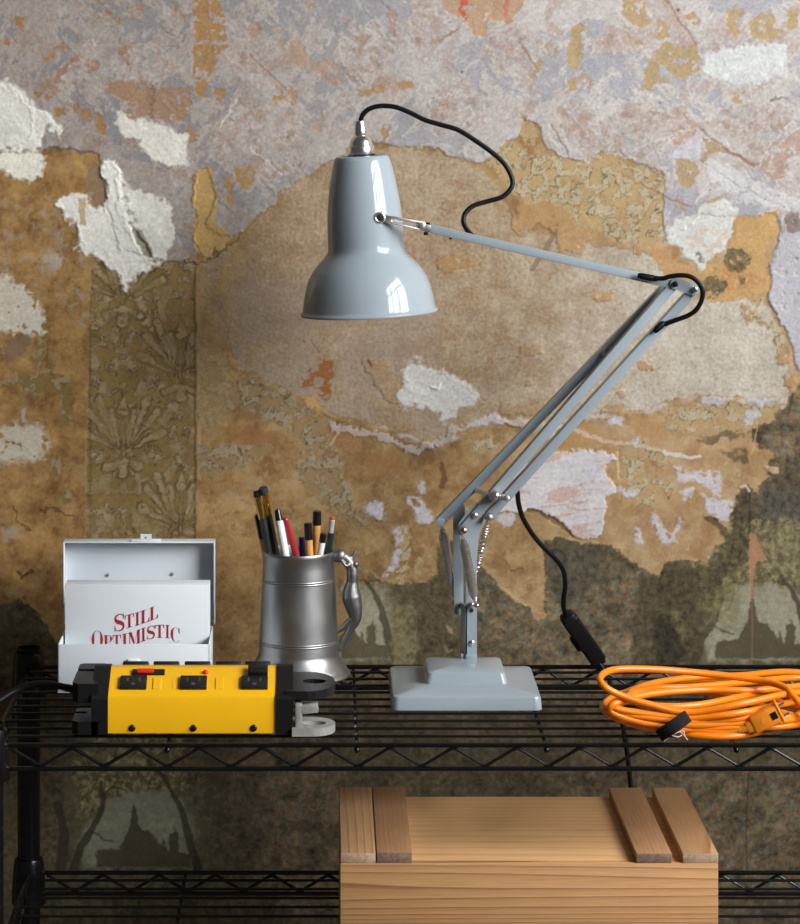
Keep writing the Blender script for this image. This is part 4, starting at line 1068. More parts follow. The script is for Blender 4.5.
# upper arm
E0, E1 = P(430.5, 228.8, LY), P(690, 288.8, LY)
mb = MB(); mb.bar(E0 + V3((0, .006, 0)), E1 + V3((0, .006, 0)), .0090, .011, bevel=.0009)
up = obj('upper_arm', mb, M['paint'], lamp)
mb = MB(); mb.bar(P(416, 225.2, LY + .005), P(433, 229.5, LY + .005), .0080, .008, bevel=.0008)
obj('arm_socket', mb, M['steel'], lamp)
mb = MB(); mb.cyl(P(428, 224.5, LY + .004), P(428, 222.3, LY + .004), .0022, 12); obj('grub_screw', mb, M['plastic'], lamp); mb = MB(); mb.cyl(P(426, 232, LY + .004), P(426, 235, LY + .004), .0026, 12); obj('grub_screw', mb, M['plastic'], lamp); mb = MB()
mb.cyl(P(450.5, 237, LY + .004), P(450.3, 239.5, LY + .004), .0014, 10)
obj('grub_screw', mb, M['plastic'], lamp)
# shade pivot bracket: slotted chrome strip with an eye
mb = MB()
e0, e1 = P(379.8, 217.4, LY), P(424, 226.5, LY)
t = (e1 - e0).normalized(); nn = V3((-t.z, 0, t.x))
def strip(u, v): return (e0 + t * u + nn * v)
L = (e1 - e0).length
out = [strip(.004, .0030), strip(.012, .0040), strip(L, .0052), strip(L, -.0052), strip(.012, -.0040), strip(.004, -.0030)]
hol = [strip(.014, .0011), strip(L - .008, .0016), strip(L - .006, 0), strip(L - .008, -.0016), strip(.014, -.0011), strip(.0125, 0)]
mb.extrude([p + V3((0, -.0022, 0)) for p in out], (0, .0022, 0), [p + V3((0, -.0022, 0)) for p in hol])
mb.lathe([(.0047 + .0014 * math.cos(k * PI / 5), .0014 + .0016 * math.sin(k * PI / 5)) for k in range(10)], e0 - V3((0, .0044, 0)), (0, 1, 0), 32, closed=True)
for sg in (1, -1):
    mb.tube([strip(.0035, .0022 * sg) + V3((0, -.0026, 0)), strip(.012, .0030 * sg) + V3((0, -.0028, 0)), strip(L - .004, .0038 * sg) + V3((0, -.0028, 0))], .0014, 10)
mb.box(strip(L - .003, 0) + V3((0, -.0026, 0)), (.0085, .0030, .0090), Matrix.Rotation(-math.atan2(t.z, t.x), 3, 'Y'), .0012, 2)
br = obj('shade_bracket', mb, M['nickel'], lamp)
bv = br.modifiers.new('Bevel', 'BEVEL'); bv.width = .0006; bv.segments = 2; bv.limit_method = 'ANGLE'
mb = MB(); mb.cyl(e0 - V3((0, .004, 0)), e0 + V3((0, .010, 0)), .0032, 16, .0006)
obj('pivot_pin', mb, M['hole'], br)

# shade
SY = 3.126
KS = SY / FPX
top = P(361.6, 156.5, SY); bot = P(369.2, 312.4, SY)
ax = (bot - top).normalized(); HL = (bot - top).length
prof = [(22, -.8), (25.5, -.4), (27, 1), (28.5, 5), (30.5, 13), (33, 25), (35.2, 39), (36.8, 53), (37.6, 66), (37.9, 80), (38.0, 90), (38.6, 94), (40.2, 97.2), (43.2, 100.5), (47.5, 105), (52, 110), (56, 115.5), (59.2, 121.5), (61.8, 128.5), (63.7, 136), (65.2, 144), (66.3, 151.5), (66.8, 153.5), (68.6, 154.4), (69.1, 155.6), (68.6, 156.8), (67.2, 157.2), (65.6, 156.6)]
prof = [(r * KS, h * KS) for r, h in prof]
inner = [(r - .0012, h + .0004) for r, h in reversed(prof[:-5])]
mb = MB(); mb.lathe(prof + inner, top, ax, 96, closed=True)
shade = obj('lamp_shade', mb, M['paint'], lamp, auto=50)
# chrome lampholder
capp = [(0, -36.2), (3.4, -36.2), (4.6, -35.4), (5.4, -32), (6.2, -27), (6.4, -22.6), (6.0, -21.2), (7.0, -20.6), (9.2, -18.6), (11.2, -15), (12.2, -11.2), (12.4, -10.8), (13.0, -10.6), (13.4, -9.8), (13.5, -.8), (13.0, 0), (9, .4), (0, .4)]
mb = MB(); mb.lathe([(r * KS, h * KS) for r, h in capp], top, ax, 48)
cap = obj('lampholder_cap', mb, M['chrome'], lamp)
mb = MB(); mb.lathe([(r * KS, h * KS) for r, h in [(0, 0), (15, 0), (15, 40), (12, 42), (0, 42)]], top + ax * .0006, ax, 32)
obj('lamp_socket', mb, M['plastic'], shade)
mb = MB(); mb.lathe([(r * KS, h * KS) for r, h in [(0, 40), (10, 42), (12, 56), (20, 76), (27, 96), (27, 106), (20, 122), (0, 128)]], top, ax, 32)
obj('light_bulb', mb, mat('unlit_opal_bulb', (.8, .8, .78), .3), shade)
# flexes
def cord_mb(pts, r=.0027, n=10, sub=8):
    mb = MB(); mb.tube(spline(pts, sub), r, n); return mb
c1 = [(360.6, 122), (361, 119), (363, 114.5), (369, 109), (380, 106), (395, 107), (410, 112.6), (425, 120), (440, 124.5), (458, 130), (476, 141), (494, 154), (506, 166), (512.3, 180), (510.5, 189), (501.5, 197.2), (485, 202), (473, 206), (465.5, 213), (463.6, 222), (469, 232.5), (476, 238)]
def dep(i, n, a, b): return a + (b - a) * (i / (n - 1)) ** .8
obj('shade_flex', cord_mb([P(x, y_, dep(i, len(c1), SY, LY + .006) + .012 * math.sin(PI * i / (len(c1) - 1))) for i, (x, y_) in enumerate(c1)]), M['rubber'], lamp)
c2 = [(650, 277.5), (662, 278.5), (670, 276.5), (680, 275.3), (690, 276.5), (698, 282), (702.6, 291), (701.5, 300.5), (696, 310), (688, 315.5), (676, 320), (664, 324.5)]
obj('elbow_flex', cord_mb([P(x, y_, LY - .006 - .008 * math.sin(PI * i / 11)) for i, (x, y_) in enumerate(c2)], .0026), M['rubber'], lamp)
mb = MB()
mb.tube([P(638, 275.5, LY - .005), P(641, 276, LY - .006), P(652, 278, LY - .006), P(657, 279, LY - .0055)], [.0026, .0034, .0034, .0028], 12)
obj('grommet', mb, M['rubber'], lamp)
mb = MB()
mb.tube([P(655, 331.5, LY - .004), P(657, 329, LY - .006), P(662, 324.5, LY - .006), P(664, 323, LY - .005)], [.0026, .0036, .0036, .0028], 12)
obj('grommet', mb, M['rubber'], lamp)
sw_a, sw_b = P(566.5, 615, 3.175), P(599, 661, 3.215)
c3 = [(512, 487), (517, 491), (518.5, 503), (522.5, 517), (530, 530.5), (539.5, 543), (550.5, 554), (559, 563), (564, 573), (565.2, 586), (563.6, 598), (564, 609), (567.5, 618)]
n3 = len(c3)
pts = [P(x, y_, LY + .006 + (3.175 - LY - .006) * (i / (n3 - 1)) ** 1.2) for i, (x, y_) in enumerate(c3)]
pc = obj('power_flex', cord_mb(pts, .0027), M['rubber'], lamp)
c4 = [(597, 659, 3.212), (602, 667, 3.2105), (608, 678, 3.2105), (614, 692, 3.2105), (620, 712, 3.210), (624, 732, 3.208), (628, 760, 3.205), (631, 790, 3.20), (632, 830, 3.19), (633, 860, 3.185)]
obj('power_flex', cord_mb([P(*q) for q in c4], .0027), M['rubber'], lamp)
mb = MB()
t = (sw_b - sw_a).normalized(); xd = V3((0, 1, 0)).cross(t).normalized(); yd = t.cross(xd)
R = Matrix((xd, yd, t)).transposed()
L = (sw_b - sw_a).length
mb.box((sw_a + sw_b) / 2, (.0185, .017, L * .92), R, .0030, 3)
mb.box(sw_a + t * .005, (.0165, .015, .012), R, .004, 3)
mb.box(sw_b - t * .003, (.014, .013, .012), R, .003, 3)
sw = obj('inline_switch', mb, M['plastic'], lamp)
mb = MB(); mb.box((sw_a + sw_b) / 2 + xd * .0095 + t * .001, (.007, .009, .022), R, .003, 3)
mb2 = obj('rocker', mb, M['plastic'], sw)

# ---------------------------------------------------------------- white file box with cards
TH = .0014
BX0, BX1, BY0, BY1 = -.2839, -.1228, 3.083, 3.183
zb, zf = SH + .0003, CZ - (644.3 - 60) / FPX * 3.083
zs = zf
fbx = thing('file_box', ((BX0 + BX1) / 2, (BY0 + BY1) / 2, SH), 'open white metal card file box with its lid raised, behind the yellow power strip', 'box')
mb = MB()
cx = (BX0 + BX1) / 2; cy = (BY0 + BY1) / 2; w = BX1 - BX0; d = BY1 - BY0
mb.box((cx, cy, zb + TH / 2), (w, d, TH))
mb.box((cx, BY0 + TH / 2, (zb + zf) / 2), (w, TH, zf - zb), bevel=.0005)
mb.box((cx, BY1 - TH / 2, (zb + zf) / 2), (w, TH, zf - zb), bevel=.0005)
for x in (BX0 + TH / 2, BX1 - TH / 2): mb.box((x, cy, (zb + zf) / 2), (TH, d, zf - zb), bevel=.0005)
obj('body', mb, M['white'], fbx)
mb = MB(); q = P(133.5, 662.5, BY0)
mb.box((q.x, BY0 - .0014, q.z), (.0140, .0028, .0080), bevel=.0012); mb.box((q.x, BY0 - .003, q.z + .0022), (.0120, .0030, .0030), bevel=.0012)
obj('catch', mb, M['white'], fbx)
LX0, LX1 = -.2872, -.1208
lz0, lz1 = zf + .0006, CZ - (538.5 - 60) / FPX * 3.203
ly0, ly1 = 3.180, 3.203
mb = MB()
lc = (LX0 + LX1) / 2
mb.box((lc, ly1 - TH / 2, (lz0 + lz1) / 2), (LX1 - LX0, TH, lz1 - lz0), bevel=.0005)
mb.box((lc, (ly0 + ly1) / 2, lz1 - TH / 2), (LX1 - LX0, ly1 - ly0, TH), bevel=.0006)
for x in (LX0 + TH / 2, LX1 - TH / 2): mb.box((x, (ly0 + ly1) / 2 + .004, (lz0 + lz1) / 2), (TH, ly1 - ly0 - .008, lz1 - lz0), bevel=.0005)
for x in (LX0 + TH / 2, LX1 - TH / 2): mb.box((x, ly0 + .006, (lz0 + lz1) / 2 + .012), (TH, .012, lz1 - lz0 - .024), bevel=.0005)
lid = obj('lid', mb, M['white'], fbx)
for px, py in ((107.5, 575), (172, 574)):
    mb = MB(); p = P(px, py, ly1 - TH); mb.lathe([(0, -.0016), (.0016, -.0014), (.0022, -.0006), (.0023, 0), (0, 0)], p, (0, 1, 0), 16)
    obj('screw', mb, M['steel'], lid)
mb = MB(); p = P(146, 538, ly0)
mb.box((p.x, ly0 + .001, lz1 + .0012), (.0330, .0016, .0040), bevel=.0005)
mb.extrude([V3((p.x - .006, ly0, lz1)), V3((p.x + .006, ly0, lz1)), V3((p.x + .006, ly0, lz1 + .0085)), V3((p.x - .006, ly0, lz1 + .0085))], (0, .0014, 0),
           [p + V3((math.cos(a) * .0013 - .0005, 0, 0)) + V3((0, ly0 - p.y, lz1 + .0045 - p.z + math.sin(a) * .0013)) for a in [k * PI / 6 for k in range(12)]])
obj('hasp', mb, M['white'], lid)
mb = MB(); mb.tube([(LX0 + .006, BY1 + .0016, zf - .0005), (LX1 - .006, BY1 + .0016, zf - .0005)], .0015, 10)
obj('hinge', mb, M['white'], fbx)
# pack of cards with the printed front
CY0, CY1 = 3.128, 3.158
ctop = CZ - (585 - 60) / FPX * CY0
pack = thing('card_pack', (cx, (CY0 + CY1) / 2, zb + TH), 'pack of white cards lettered in red, standing in the open white file box', 'cards')
mb = MB(); mb.box((cx + .0006, (CY0 + CY1) / 2, (zb + TH + ctop) / 2 + .0002), (.1556, CY1 - CY0, ctop - zb - TH), bevel=.0006)
front = obj('card_block', mb, M['card'], pack)
# lettering: fat and thin strokes, each letter its own little outline
def arcstrip(cx_, cy_, rx, ry, a0, a1, wfun, n=20):
    L_, R_ = [], []
    for k in range(n + 1):
        a = a0 + (a1 - a0) * k / n; wv = wfun(a, k / n)
        L_.append((cx_ + rx * math.cos(a), cy_ + ry * math.sin(a)))
        R_.append((cx_ + (rx - wv) * math.cos(a), cy_ + (ry - wv * .35) * math.sin(a)))
    return L_ + R_[::-1]
def pathstrip(pts, ws):
    pts = [V3((a, b, 0)) for a, b in pts]; sp = spline(pts, 6); n = len(sp); L_, R_ = [], []
    for i, p in enumerate(sp):
        k = i / (n - 1) * (len(ws) - 1); j = min(int(k), len(ws) - 2); wv = ws[j] + (ws[j + 1] - ws[j]) * (k - j)
        t = (sp[min(i + 1, n - 1)] - sp[max(i - 1, 0)]).normalized(); q = V3((-t.y, t.x, 0)) * wv / 2
        L_.append(((p + q).x, (p + q).y)); R_.append(((p - q).x, (p - q).y))
    return L_ + R_[::-1]
T_ = .05
def rect(a, b, c, d): return [(a, b), (c, b), (c, d), (a, d)]
GL = {
 'I': [rect(.30, 0, .70, 1), rect(.08, 0, .92, T_), rect(.08, 1 - T_, .92, 1)],
 'T': [rect(.37, 0, .63, 1), rect(.2, 0, .8, T_), rect(.0, 1 - T_, 1, 1), [(0, 1), (0, .70), (.05, .72), (.14, .95)], [(1, 1), (1, .70), (.95, .72), (.86, .95)]],
 'L': [rect(.14, 0, .44, 1), rect(0, 1 - T_, .6, 1), rect(0, 0, 1, T_), [(1, 0), (1, .34), (.95, .32), (.80, .05)]],
 'P': [rect(.12, 0, .40, 1), rect(0, 0, .55, T_), rect(0, 1 - T_, .5, 1), arcstrip(.48, .73, .50, .27, -PI / 2, PI / 2, lambda a, k: .04 + .22 * math.cos(a) ** 2)],
 'O': [arcstrip(.5, .5, .5, .5, 0, 2 * PI, lambda a, k: .05 + .20 * math.cos(a) ** 2, 40)],
 'C': [arcstrip(.56, .5, .54, .5, PI * .27, PI * 1.75, lambda a, k: .05 + .22 * max(0, -math.cos(a)) ** 1.2, 32), rect(.88, .66, .94, 1), [(.80, .92), (.94, .70), (.98, .62), (.86, .66)]],
 'M': [rect(.09, 0, .15, 1), rect(.74, 0, .95, 1), [(.04, 1), (.27, 1), (.54, .18), (.47, 0)], [(.47, 0), (.52, .12), (.76, 1), (.80, .95)], rect(0, 0, .25, T_), rect(.66, 0, 1, T_), rect(0, 1 - T_, .25, 1), rect(.74, 1 - T_, 1, 1)],
 'S': [pathstrip([(.90, .76), (.74, .94), (.46, .98), (.18, .88), (.12, .70), (.32, .56), (.66, .46), (.88, .30), (.80, .10), (.52, .02), (.24, .06), (.06, .26)], [.05, .05, .06, .14, .20, .24, .24, .20, .14, .06, .05, .05]), rect(.86, .68, .92, 1), rect(.04, 0, .10, .34)],
}
lm = MB()
def letter(ch, xl, xr, yb_l, yb_r, h):
    """xl..xr and the foot line are photo-scale units on the card face"""
    for poly in GL[ch]:
        loop = []
        for a, b in poly:
            p = P(xl + (xr - xl) * a, yb_l + (yb_r - yb_l) * a - h * b, CY0)
            loop.append(V3((p.x, CY0 - .0001, p.z)))
        b = bmesh.new(); vs = [b.verts.new(p) for p in loop]
        es = [b.edges.new((vs[i], vs[(i + 1) % len(vs)])) for i in range(len(vs))]
        bmesh.ops.triangle_fill(b, use_beauty=True, edges=es)
        r = bmesh.ops.extrude_face_region(b, geom=b.faces[:])
        bmesh.ops.translate(b, verts=[g for g in r['geom'] if isinstance(g, bmesh.types.BMVert)], vec=(0, -.00012, 0))
        lm.merge(b, False)
for a in (('S', 114.2, 124.8, 632, 630, 17), ('T', 124.8, 134, 629, 626.2, 13.2), ('I', 134.6, 140.2, 626.4, 624.6, 13.2), ('L', 140.6, 149.4, 624.4, 621.4, 13.2), ('L', 149.6, 158, 621.2, 618, 13.2),
          ('O', 91.6, 103, 649, 649, 18.6), ('P', 103.8, 112.4, 648.6, 648.6, 13.4), ('T', 112.6, 121, 648.6, 648, 13.4), ('I', 121.4, 128, 648, 646.6, 13.6), ('M', 128.4, 140.4, 646.6, 642.6, 13.6), ('I', 140.6, 146.2, 642.2, 640.4, 13.4),
          ('S', 146.8, 155.2, 640, 638, 13.2), ('T', 155.2, 164.2, 638, 637.6, 13), ('I', 165, 170, 637.8, 638.2, 13), ('C', 170.4, 180.2, 641, 643, 14.6)):
    letter(*a)
obj('lettering', lm, M['red'], front, 'red serif lettering reading STILL OPTIMISTIC')

# ---------------------------------------------------------------- pewter tankard
TX, TY = P(298.8, 600, 3.165).x, 3.165
KT = 3.165 / FPX
tank = thing('tankard', (TX, TY, SH), 'pewter tankard full of pens with a figure-shaped handle', 'tankard')
Hh = CZ - (550.5 - 60) / FPX * 3.165 - SH
def tr(z):   # outer radius of the wall
    return (41.2 - 6.2 * z / Hh) * KT
pr = [(0, .0012), (50 * KT, .0012), (52 * KT, .003), (51.6 * KT, .0055), (50.0 * KT, .0072), (48.6 * KT, .0085), (48.2 * KT, .010), (47.6 * KT, .0112), (45.6 * KT, .0140), (43.6 * KT, .0172), (42.0 * KT, .0205), (40.8 * KT, .0235), (tr(.0265), .0265), (tr(.0275), .0275)]
for zc_, amp in ((.0300, .0), (.0350, .0), (.0375, .0), (.0380, .0), (.0386, .0007), (.0392, .0), (.0404, .0), (.0410, .0007), (.0416, .0), (.0421, .0), (.0450, .0)): pr.append((tr(zc_) + amp, zc_))
for z in (.05, .07, .09, .102): pr.append((tr(z), z))
for zc_, amp in ((.1040, .0), (.1046, .0), (.1050, .0), (.1056, .0007), (.1062, .0), (.1074, .0), (.1080, .0007), (.1086, .0), (.1092, .0), (.1110, .0)): pr.append((tr(zc_) + amp, zc_))
pr += [(tr(.12), .12), (tr(Hh - .006), Hh - .006), (tr(Hh - .003) + .0006, Hh - .0045), (tr(Hh) + .0010, Hh - .0015), (tr(Hh) + .0004, Hh), (tr(Hh) - .0010, Hh), (tr(Hh) - .0020, Hh - .002)]
pr += [(tr(z) - .0022, z) for z in (.12, .09, .05, .02)] + [(tr(.008) - .0026, .0085), (0, .008)]
mb = MB(); mb.lathe(pr, (TX, TY, SH), (0, 0, 1), 96); obj('body', mb, M['pewter'], tank, auto=60)
# handle: an arched female figure, head at the rim, feet on the wall
sk = [(336.5, 557, 5.4), (340, 556, 6.4), (344.5, 557.5, 5.0), (348.5, 561, 5.0), (351.6, 567, 5.6), (352.6, 574, 6.2), (352.4, 582, 5.8), (351.4, 589, 8.0), (351.6, 597, 9.8), (353.6, 606, 8.8), (355.2, 614, 7.0), (355.2, 620, 5.6), (351.6, 627.5, 4.0), (346.6, 635.5, 3.2), (342.6, 642.5, 2.9), (340.4, 649, 2.4)]
mb = MB(); cp = spline([P(a, b, TY) for a, b, _ in sk], 5); rr = []
for i in range(len(cp)):
    k = i / 5; j = min(int(k), len(sk) - 2); rr.append((sk[j][2] + (sk[j + 1][2] - sk[j][2]) * (k - j)) * KT)
mb.tube(cp, rr, 16); mb.ball(cp[0], rr[0] * .98, 16); mb.ball(cp[-1], rr[-1], 12)
mb.ball(P(340, 555.6, TY), 6.9 * KT, 20)
def limb(pts, r0, r1):
    q = spline([P(a, b, TY + o) for a, b, o in pts], 5); n = len(q); mb.tube(q, [r0 + (r1 - r0) * i / (n - 1) for i in range(n)], 10); mb.ball(q[-1], r1, 10)
limb([(348, 562, 0), (352, 557, 0), (355.6, 551.6, 0)], 3.4 * KT, 1.1 * KT)
for s_ in (1, -1):
    mb.ball(P(355.6, 564.2, TY + s_ * .0026), 3.3 * KT, 12)
    limb([(349, 564, s_ * .004), (346, 566, s_ * .007), (342, 561, s_ * .006)], 2.0 * KT, 1.4 * KT)
limb([(354.6, 617, -.001), (349, 622, 0), (343, 627.5, 0), (337.5, 631, 0)], 4.0 * KT, 2.4 * KT)
hd = obj('handle', mb, M['pewterdark'], tank, auto=0)
rm = hd.modifiers.new('Remesh', 'REMESH'); rm.mode = 'VOXEL'; rm.voxel_size = .0007; rm.use_smooth_shade = True
sm = hd.modifiers.new('Smooth', 'SMOOTH'); sm.iterations = 3; sm.factor = .5

# ---------------------------------------------------------------- pens and pencils in the tankard
def pen(name, label, cat, topxy, rimxy, dy0, dy1, segs, group=None):
    """topxy: where the tip shows, rimxy: where it leaves the mug; dy0/dy1: depth offsets at rim and at the mug floor;
    segs: (part, material, radius0, radius1, length) from the tip down, last one reaches the floor"""
    y_r = TY + dy0
    a = P(*topxy, y_r); r_ = P(*rimxy, y_r)
    zfl = SH + .0115
    k = (a.z - zfl) / (a.z - r_.z)
    f = a + (r_ - a) * k; f.y = TY + dy1
    kk = (a.z - r_.z) / (a.z - zfl)
    a.y = y_r + (y_r - f.y) * kk / (1 - kk) * 1.0 if kk < .95 else y_r
    t = (f - a); L_ = t.length; t.normalize()
    pen_axes.append((name, a.copy(), f.copy(), max(s_[2] for s_ in segs)))
    o = thing(name, f, label, cat, group)
    u = 0
    first = None
    for i, (pn, m, r0, r1, ln) in enumerate(segs):
        last = i == len(segs) - 1
        e = L_ if last else u + ln
        mb = MB(); bev = min(.0008, r0 * .3)
        if pn == 'barrel_hex':
            mb.lathe([(0, u), (r0, u), (r0, e - .012), (.0008, e), (0, e)], a, t, 6); pn = 'barrel'
        else:
            mb.lathe([(0, u), (r0 - bev, u), (r0, u + bev), (r1, e - bev), (r1 - bev, e), (0, e)], a, t, 20)
        obj(pn, mb, m, o)
        u = e
    return o
pen_axes = []
GP = 'pencils with gold ferrules in the tankard'
pen('pen', 'slim black pen with an amber barrel end, at the left edge of the tankard', 'pen', (257, 514), (264.3, 552), .004, .012,
    [('tip', M['eraser_red'], .0026, .0028, .0012), ('cap', M['inkblack'], .0032, .0034, .026), ('barrel', M['penamber'], .0030, .0028, 0)])
for (tx, rx, dy0, dy1, lb) in (((257.6, 491), (268.6, 552), -.010, -.016, 'dark pencil with a gold ferrule, the nearer of the two tall ones'), ((263.2, 485.5), (275.5, 552), .004, .030, 'dark pencil with a gold ferrule, the tallest and further back')):
    pen('pencil', lb, 'pencil', tx, rx, dy0, dy1, [('eraser', M['eraser_black'], .0052, .0052, .0068), ('ferrule', M['gold'], .0055, .0044, .0250), ('barrel_hex', M['graphite'], .0043, .0043, 0)], GP)
pen('marker', 'white marker with a rounded black cap, left of the red pen', 'marker', (277.2, 509.5), (285.4, 554), -.019, -.030,
    [('cap', M['inkblack'], .0034, .0040, .0128), ('barrel', M['penwhite'], .0042, .0042, 0)])
pen('pen', 'glossy red pen leaning to the left in the tankard', 'pen', (284.8, 517), (296.2, 554), -.011, .004, [('end_cap', M['penred'], .0030, .0033, .003), ('barrel', M['penred'], .0034, .0033, 0)])
pen('pen', 'short dark blue pen behind the red pen in the tankard', 'pen', (301.6, 537), (302.4, 552), .006, .014, [('cap', M['penblue'], .0033, .0034, .014), ('barrel', M['penblue'], .0032, .0030, 0)])
GF = 'amber fineliners in the tankard'
pen('fineliner', 'amber fineliner with a black cap, the shorter of the two', 'pen', (307.8, 523), (309.6, 554), -.008, -.012, [('cap', M['inkblack'], .0044, .0046, .0186), ('barrel', M['penamber'], .0042, .0042, 0)], GF)
pen('fineliner', 'amber fineliner with a black cap, the taller of the two', 'pen', (317.2, 510.5), (316.0, 552), .012, .022, [('cap', M['inkblack'], .0047, .0050, .0156), ('barrel', M['penamber'], .0046, .0046, 0)], GF)
pen('marker', 'small white pen with a black cap, right of the amber fineliners', 'marker', (323.6, 533), (320.2, 554), -.004, .008, [('cap', M['inkblack'], .0036, .0037, .0104), ('barrel', M['penwhite'], .0035, .0032, 0)])
pen('pencil', 'dark green pencil with a red eraser in a pale ferrule', 'pencil', (332.4, 516.5), (328.6, 552), .005, .010, [('eraser', M['eraser_red'], .0029, .0030, .0032), ('ferrule', M['ferrule'], .0032, .0033, .0150), ('barrel_hex', M['pengreen'], .0036, .0036, 0)])
def segdist(p1, q1, p2, q2):
    best = 9
    for i in range(61):
        a = p1.lerp(q1, i / 60)
        d = q2 - p2; t = max(0, min(1, (a - p2).dot(d) / d.dot(d)))
        best = min(best, (a - p2 - d * t).length)
    return best
for i in range(len(pen_axes)):
    for j in range(i):
        d = segdist(*pen_axes[i][1:3], *pen_axes[j][1:3]) - pen_axes[i][3] - pen_axes[j][3]
        if d < 0: print('PENS CLASH', j, i, round(d * 1000, 2))
    for e, nm in ((pen_axes[i][2], 'floor'),):
        rr_ = math.hypot(e.x - TX, e.y - TY) + pen_axes[i][3]
        if rr_ > tr(.01) - .0028: print('PEN OUT', i, nm, round(rr_, 4), round(tr(.01), 4))
    a, f = pen_axes[i][1], pen_axes[i][2]
    k = (a.z - SH - Hh) / (a.z - f.z); e = a.lerp(f, k)
    rr_ = math.hypot(e.x - TX, e.y - TY) + pen_axes[i][3]
    if rr_ > tr(Hh) - .0022: print('PEN OUT rim', i, round(rr_, 4), round(tr(Hh) - .0022, 4), e.y - TY)

# ---------------------------------------------------------------- yellow power strip
SX0, SX1 = P(108, 700, 2.885).x, P(276, 700, 2.885).x
strip_ = thing('power_strip', ((SX0 + SX1) / 2, 2.935, SH), 'yellow metal power strip with black sockets at the front edge of the shelf', 'power strip')
PY = 2.885
prof = [(PY, .0032), (PY, .0370), (PY + .0015, .0400), (PY + .004, .0415), (PY + .043, .0592), (PY + .046, .0600), (PY + .054, .0600), (PY + .057, .0592), (PY + .097, .0415), (PY + .1, .0385), (PY + .1, .0032)]
def lx(x0, x1, pr_, grow=0.0, bev=0):
    mb = MB()
    cyy, czz = PY + .05, .030
    loop = [V3((x0, cyy + (a - cyy) * (1 + grow), SH + max(.0006, czz + (b - czz) * (1 + grow)))) for a, b in pr_]
    mb.extrude(loop, (x1 - x0, 0, 0)); return mb
mb = lx(SX0, SX1, prof)
bmesh.ops.remove_doubles(mb.bm, verts=mb.bm.verts[:], dist=1e-6)
for f in mb.bm.faces: f.smooth = True
house = obj('housing', mb, M['yellow'], strip_, auto=28)
sl = (V3((0, .043 - .004, .0592 - .0415))).normalized(); sn = V3((0, -sl.z, sl.y))
def slope(px, v):
    """point on the front slope, v metres up from its lower edge"""
    p = V3((0, PY + .004, SH + .0415)) + sl * v; p.x = (px - VPX) * p.y / FPX; return p
Rs = Matrix((V3((1, 0, 0)), sl, sn)).transposed()
sockx = (133.5, 193.5, 254.5)
for px in sockx:
    mb = MB(); c = slope(px, .0165); mb.box(c + sn * .0014, (.0268, .0200, .0040), Rs, .0010, 2)
    so = obj('socket', mb, M['socket'], strip_)
    mb = MB()
    for dx in (-.0060, .0060): mb.box(c + V3((dx, 0, 0)) + sl * .0030 + sn * .0033, (.0018, .0062, .0004), Rs)
    mb.cyl(c - sl * .0045 + sn * .0031, c - sl * .0045 + sn * .0036, .0022, 14)
    obj('socket_slot', mb, M['slot'], so)
for px in (160, 222.5):
    mb = MB(); c = slope(px - 3, .0165); mb.box(c + sn * .0002, (.0085, .0180, .0014), Rs, .0005, 1); mb.box(c + V3((.0165, 0, 0)) + sn * .0001, (.0012, .014, .0006), Rs)
    obj('embossed_rib', mb, M['yellow'], house)
rl = V3((0, .04, -.0177)).normalized(); rn = V3((0, -rl.z, rl.y)); Rr = Matrix((V3((1, 0, 0)), rl, rn)).transposed()
for px in (136.5, 167, 198, 229, 258):
    c = V3((0, PY + .057, SH + .0592)) + rl * .016; c.x = (px - VPX) * c.y / FPX
    mb = MB(); mb.box(c + rn * .0006, (.0262, .0300, .0076), Rr, .0012, 2); obj('socket', mb, M['socket'], strip_)
mb = MB(); c = slope(148.5, .0345); mb.box(c + sn * .0008, (.0330, .0085, .0030), Rs, .0010, 2); swf = obj('switch_frame', mb, M['socket'], strip_)
mb = MB(); c = slope(145.5, .0345); mb.box(c + sn * .0026, (.0170, .0062, .0022), Rs, .0008, 2); obj('rocker', mb, M['redglow'], swf, 'red lit rocker')
mb = MB(); c = slope(205.5, .0345); mb.ball(c + sn * .0004, .0030, 14); obj('indicator_light', mb, M['redglow'], strip_, 'small red pilot light')
mb = MB(); c = slope(258, .0340); mb.box(c + sn * .0030, (.0200, .0140, .0080), Rs, .0012, 2); mb.box(c + sn * .0072, (.0150, .003, .0012), Rs, .0004, 1)
obj('socket_cover', mb, M['socket'], strip_)
for px in (132, 193.3, 253.5):
    p = P(px, 728.2, PY); mb = MB(); mb.lathe([(0, -.0018), (.0020, -.0017), (.0032, -.0010), (.0036, 0), (0, 0)], p, (0, 1, 0), 18); obj('screw', mb, M['inkblack'], strip_)
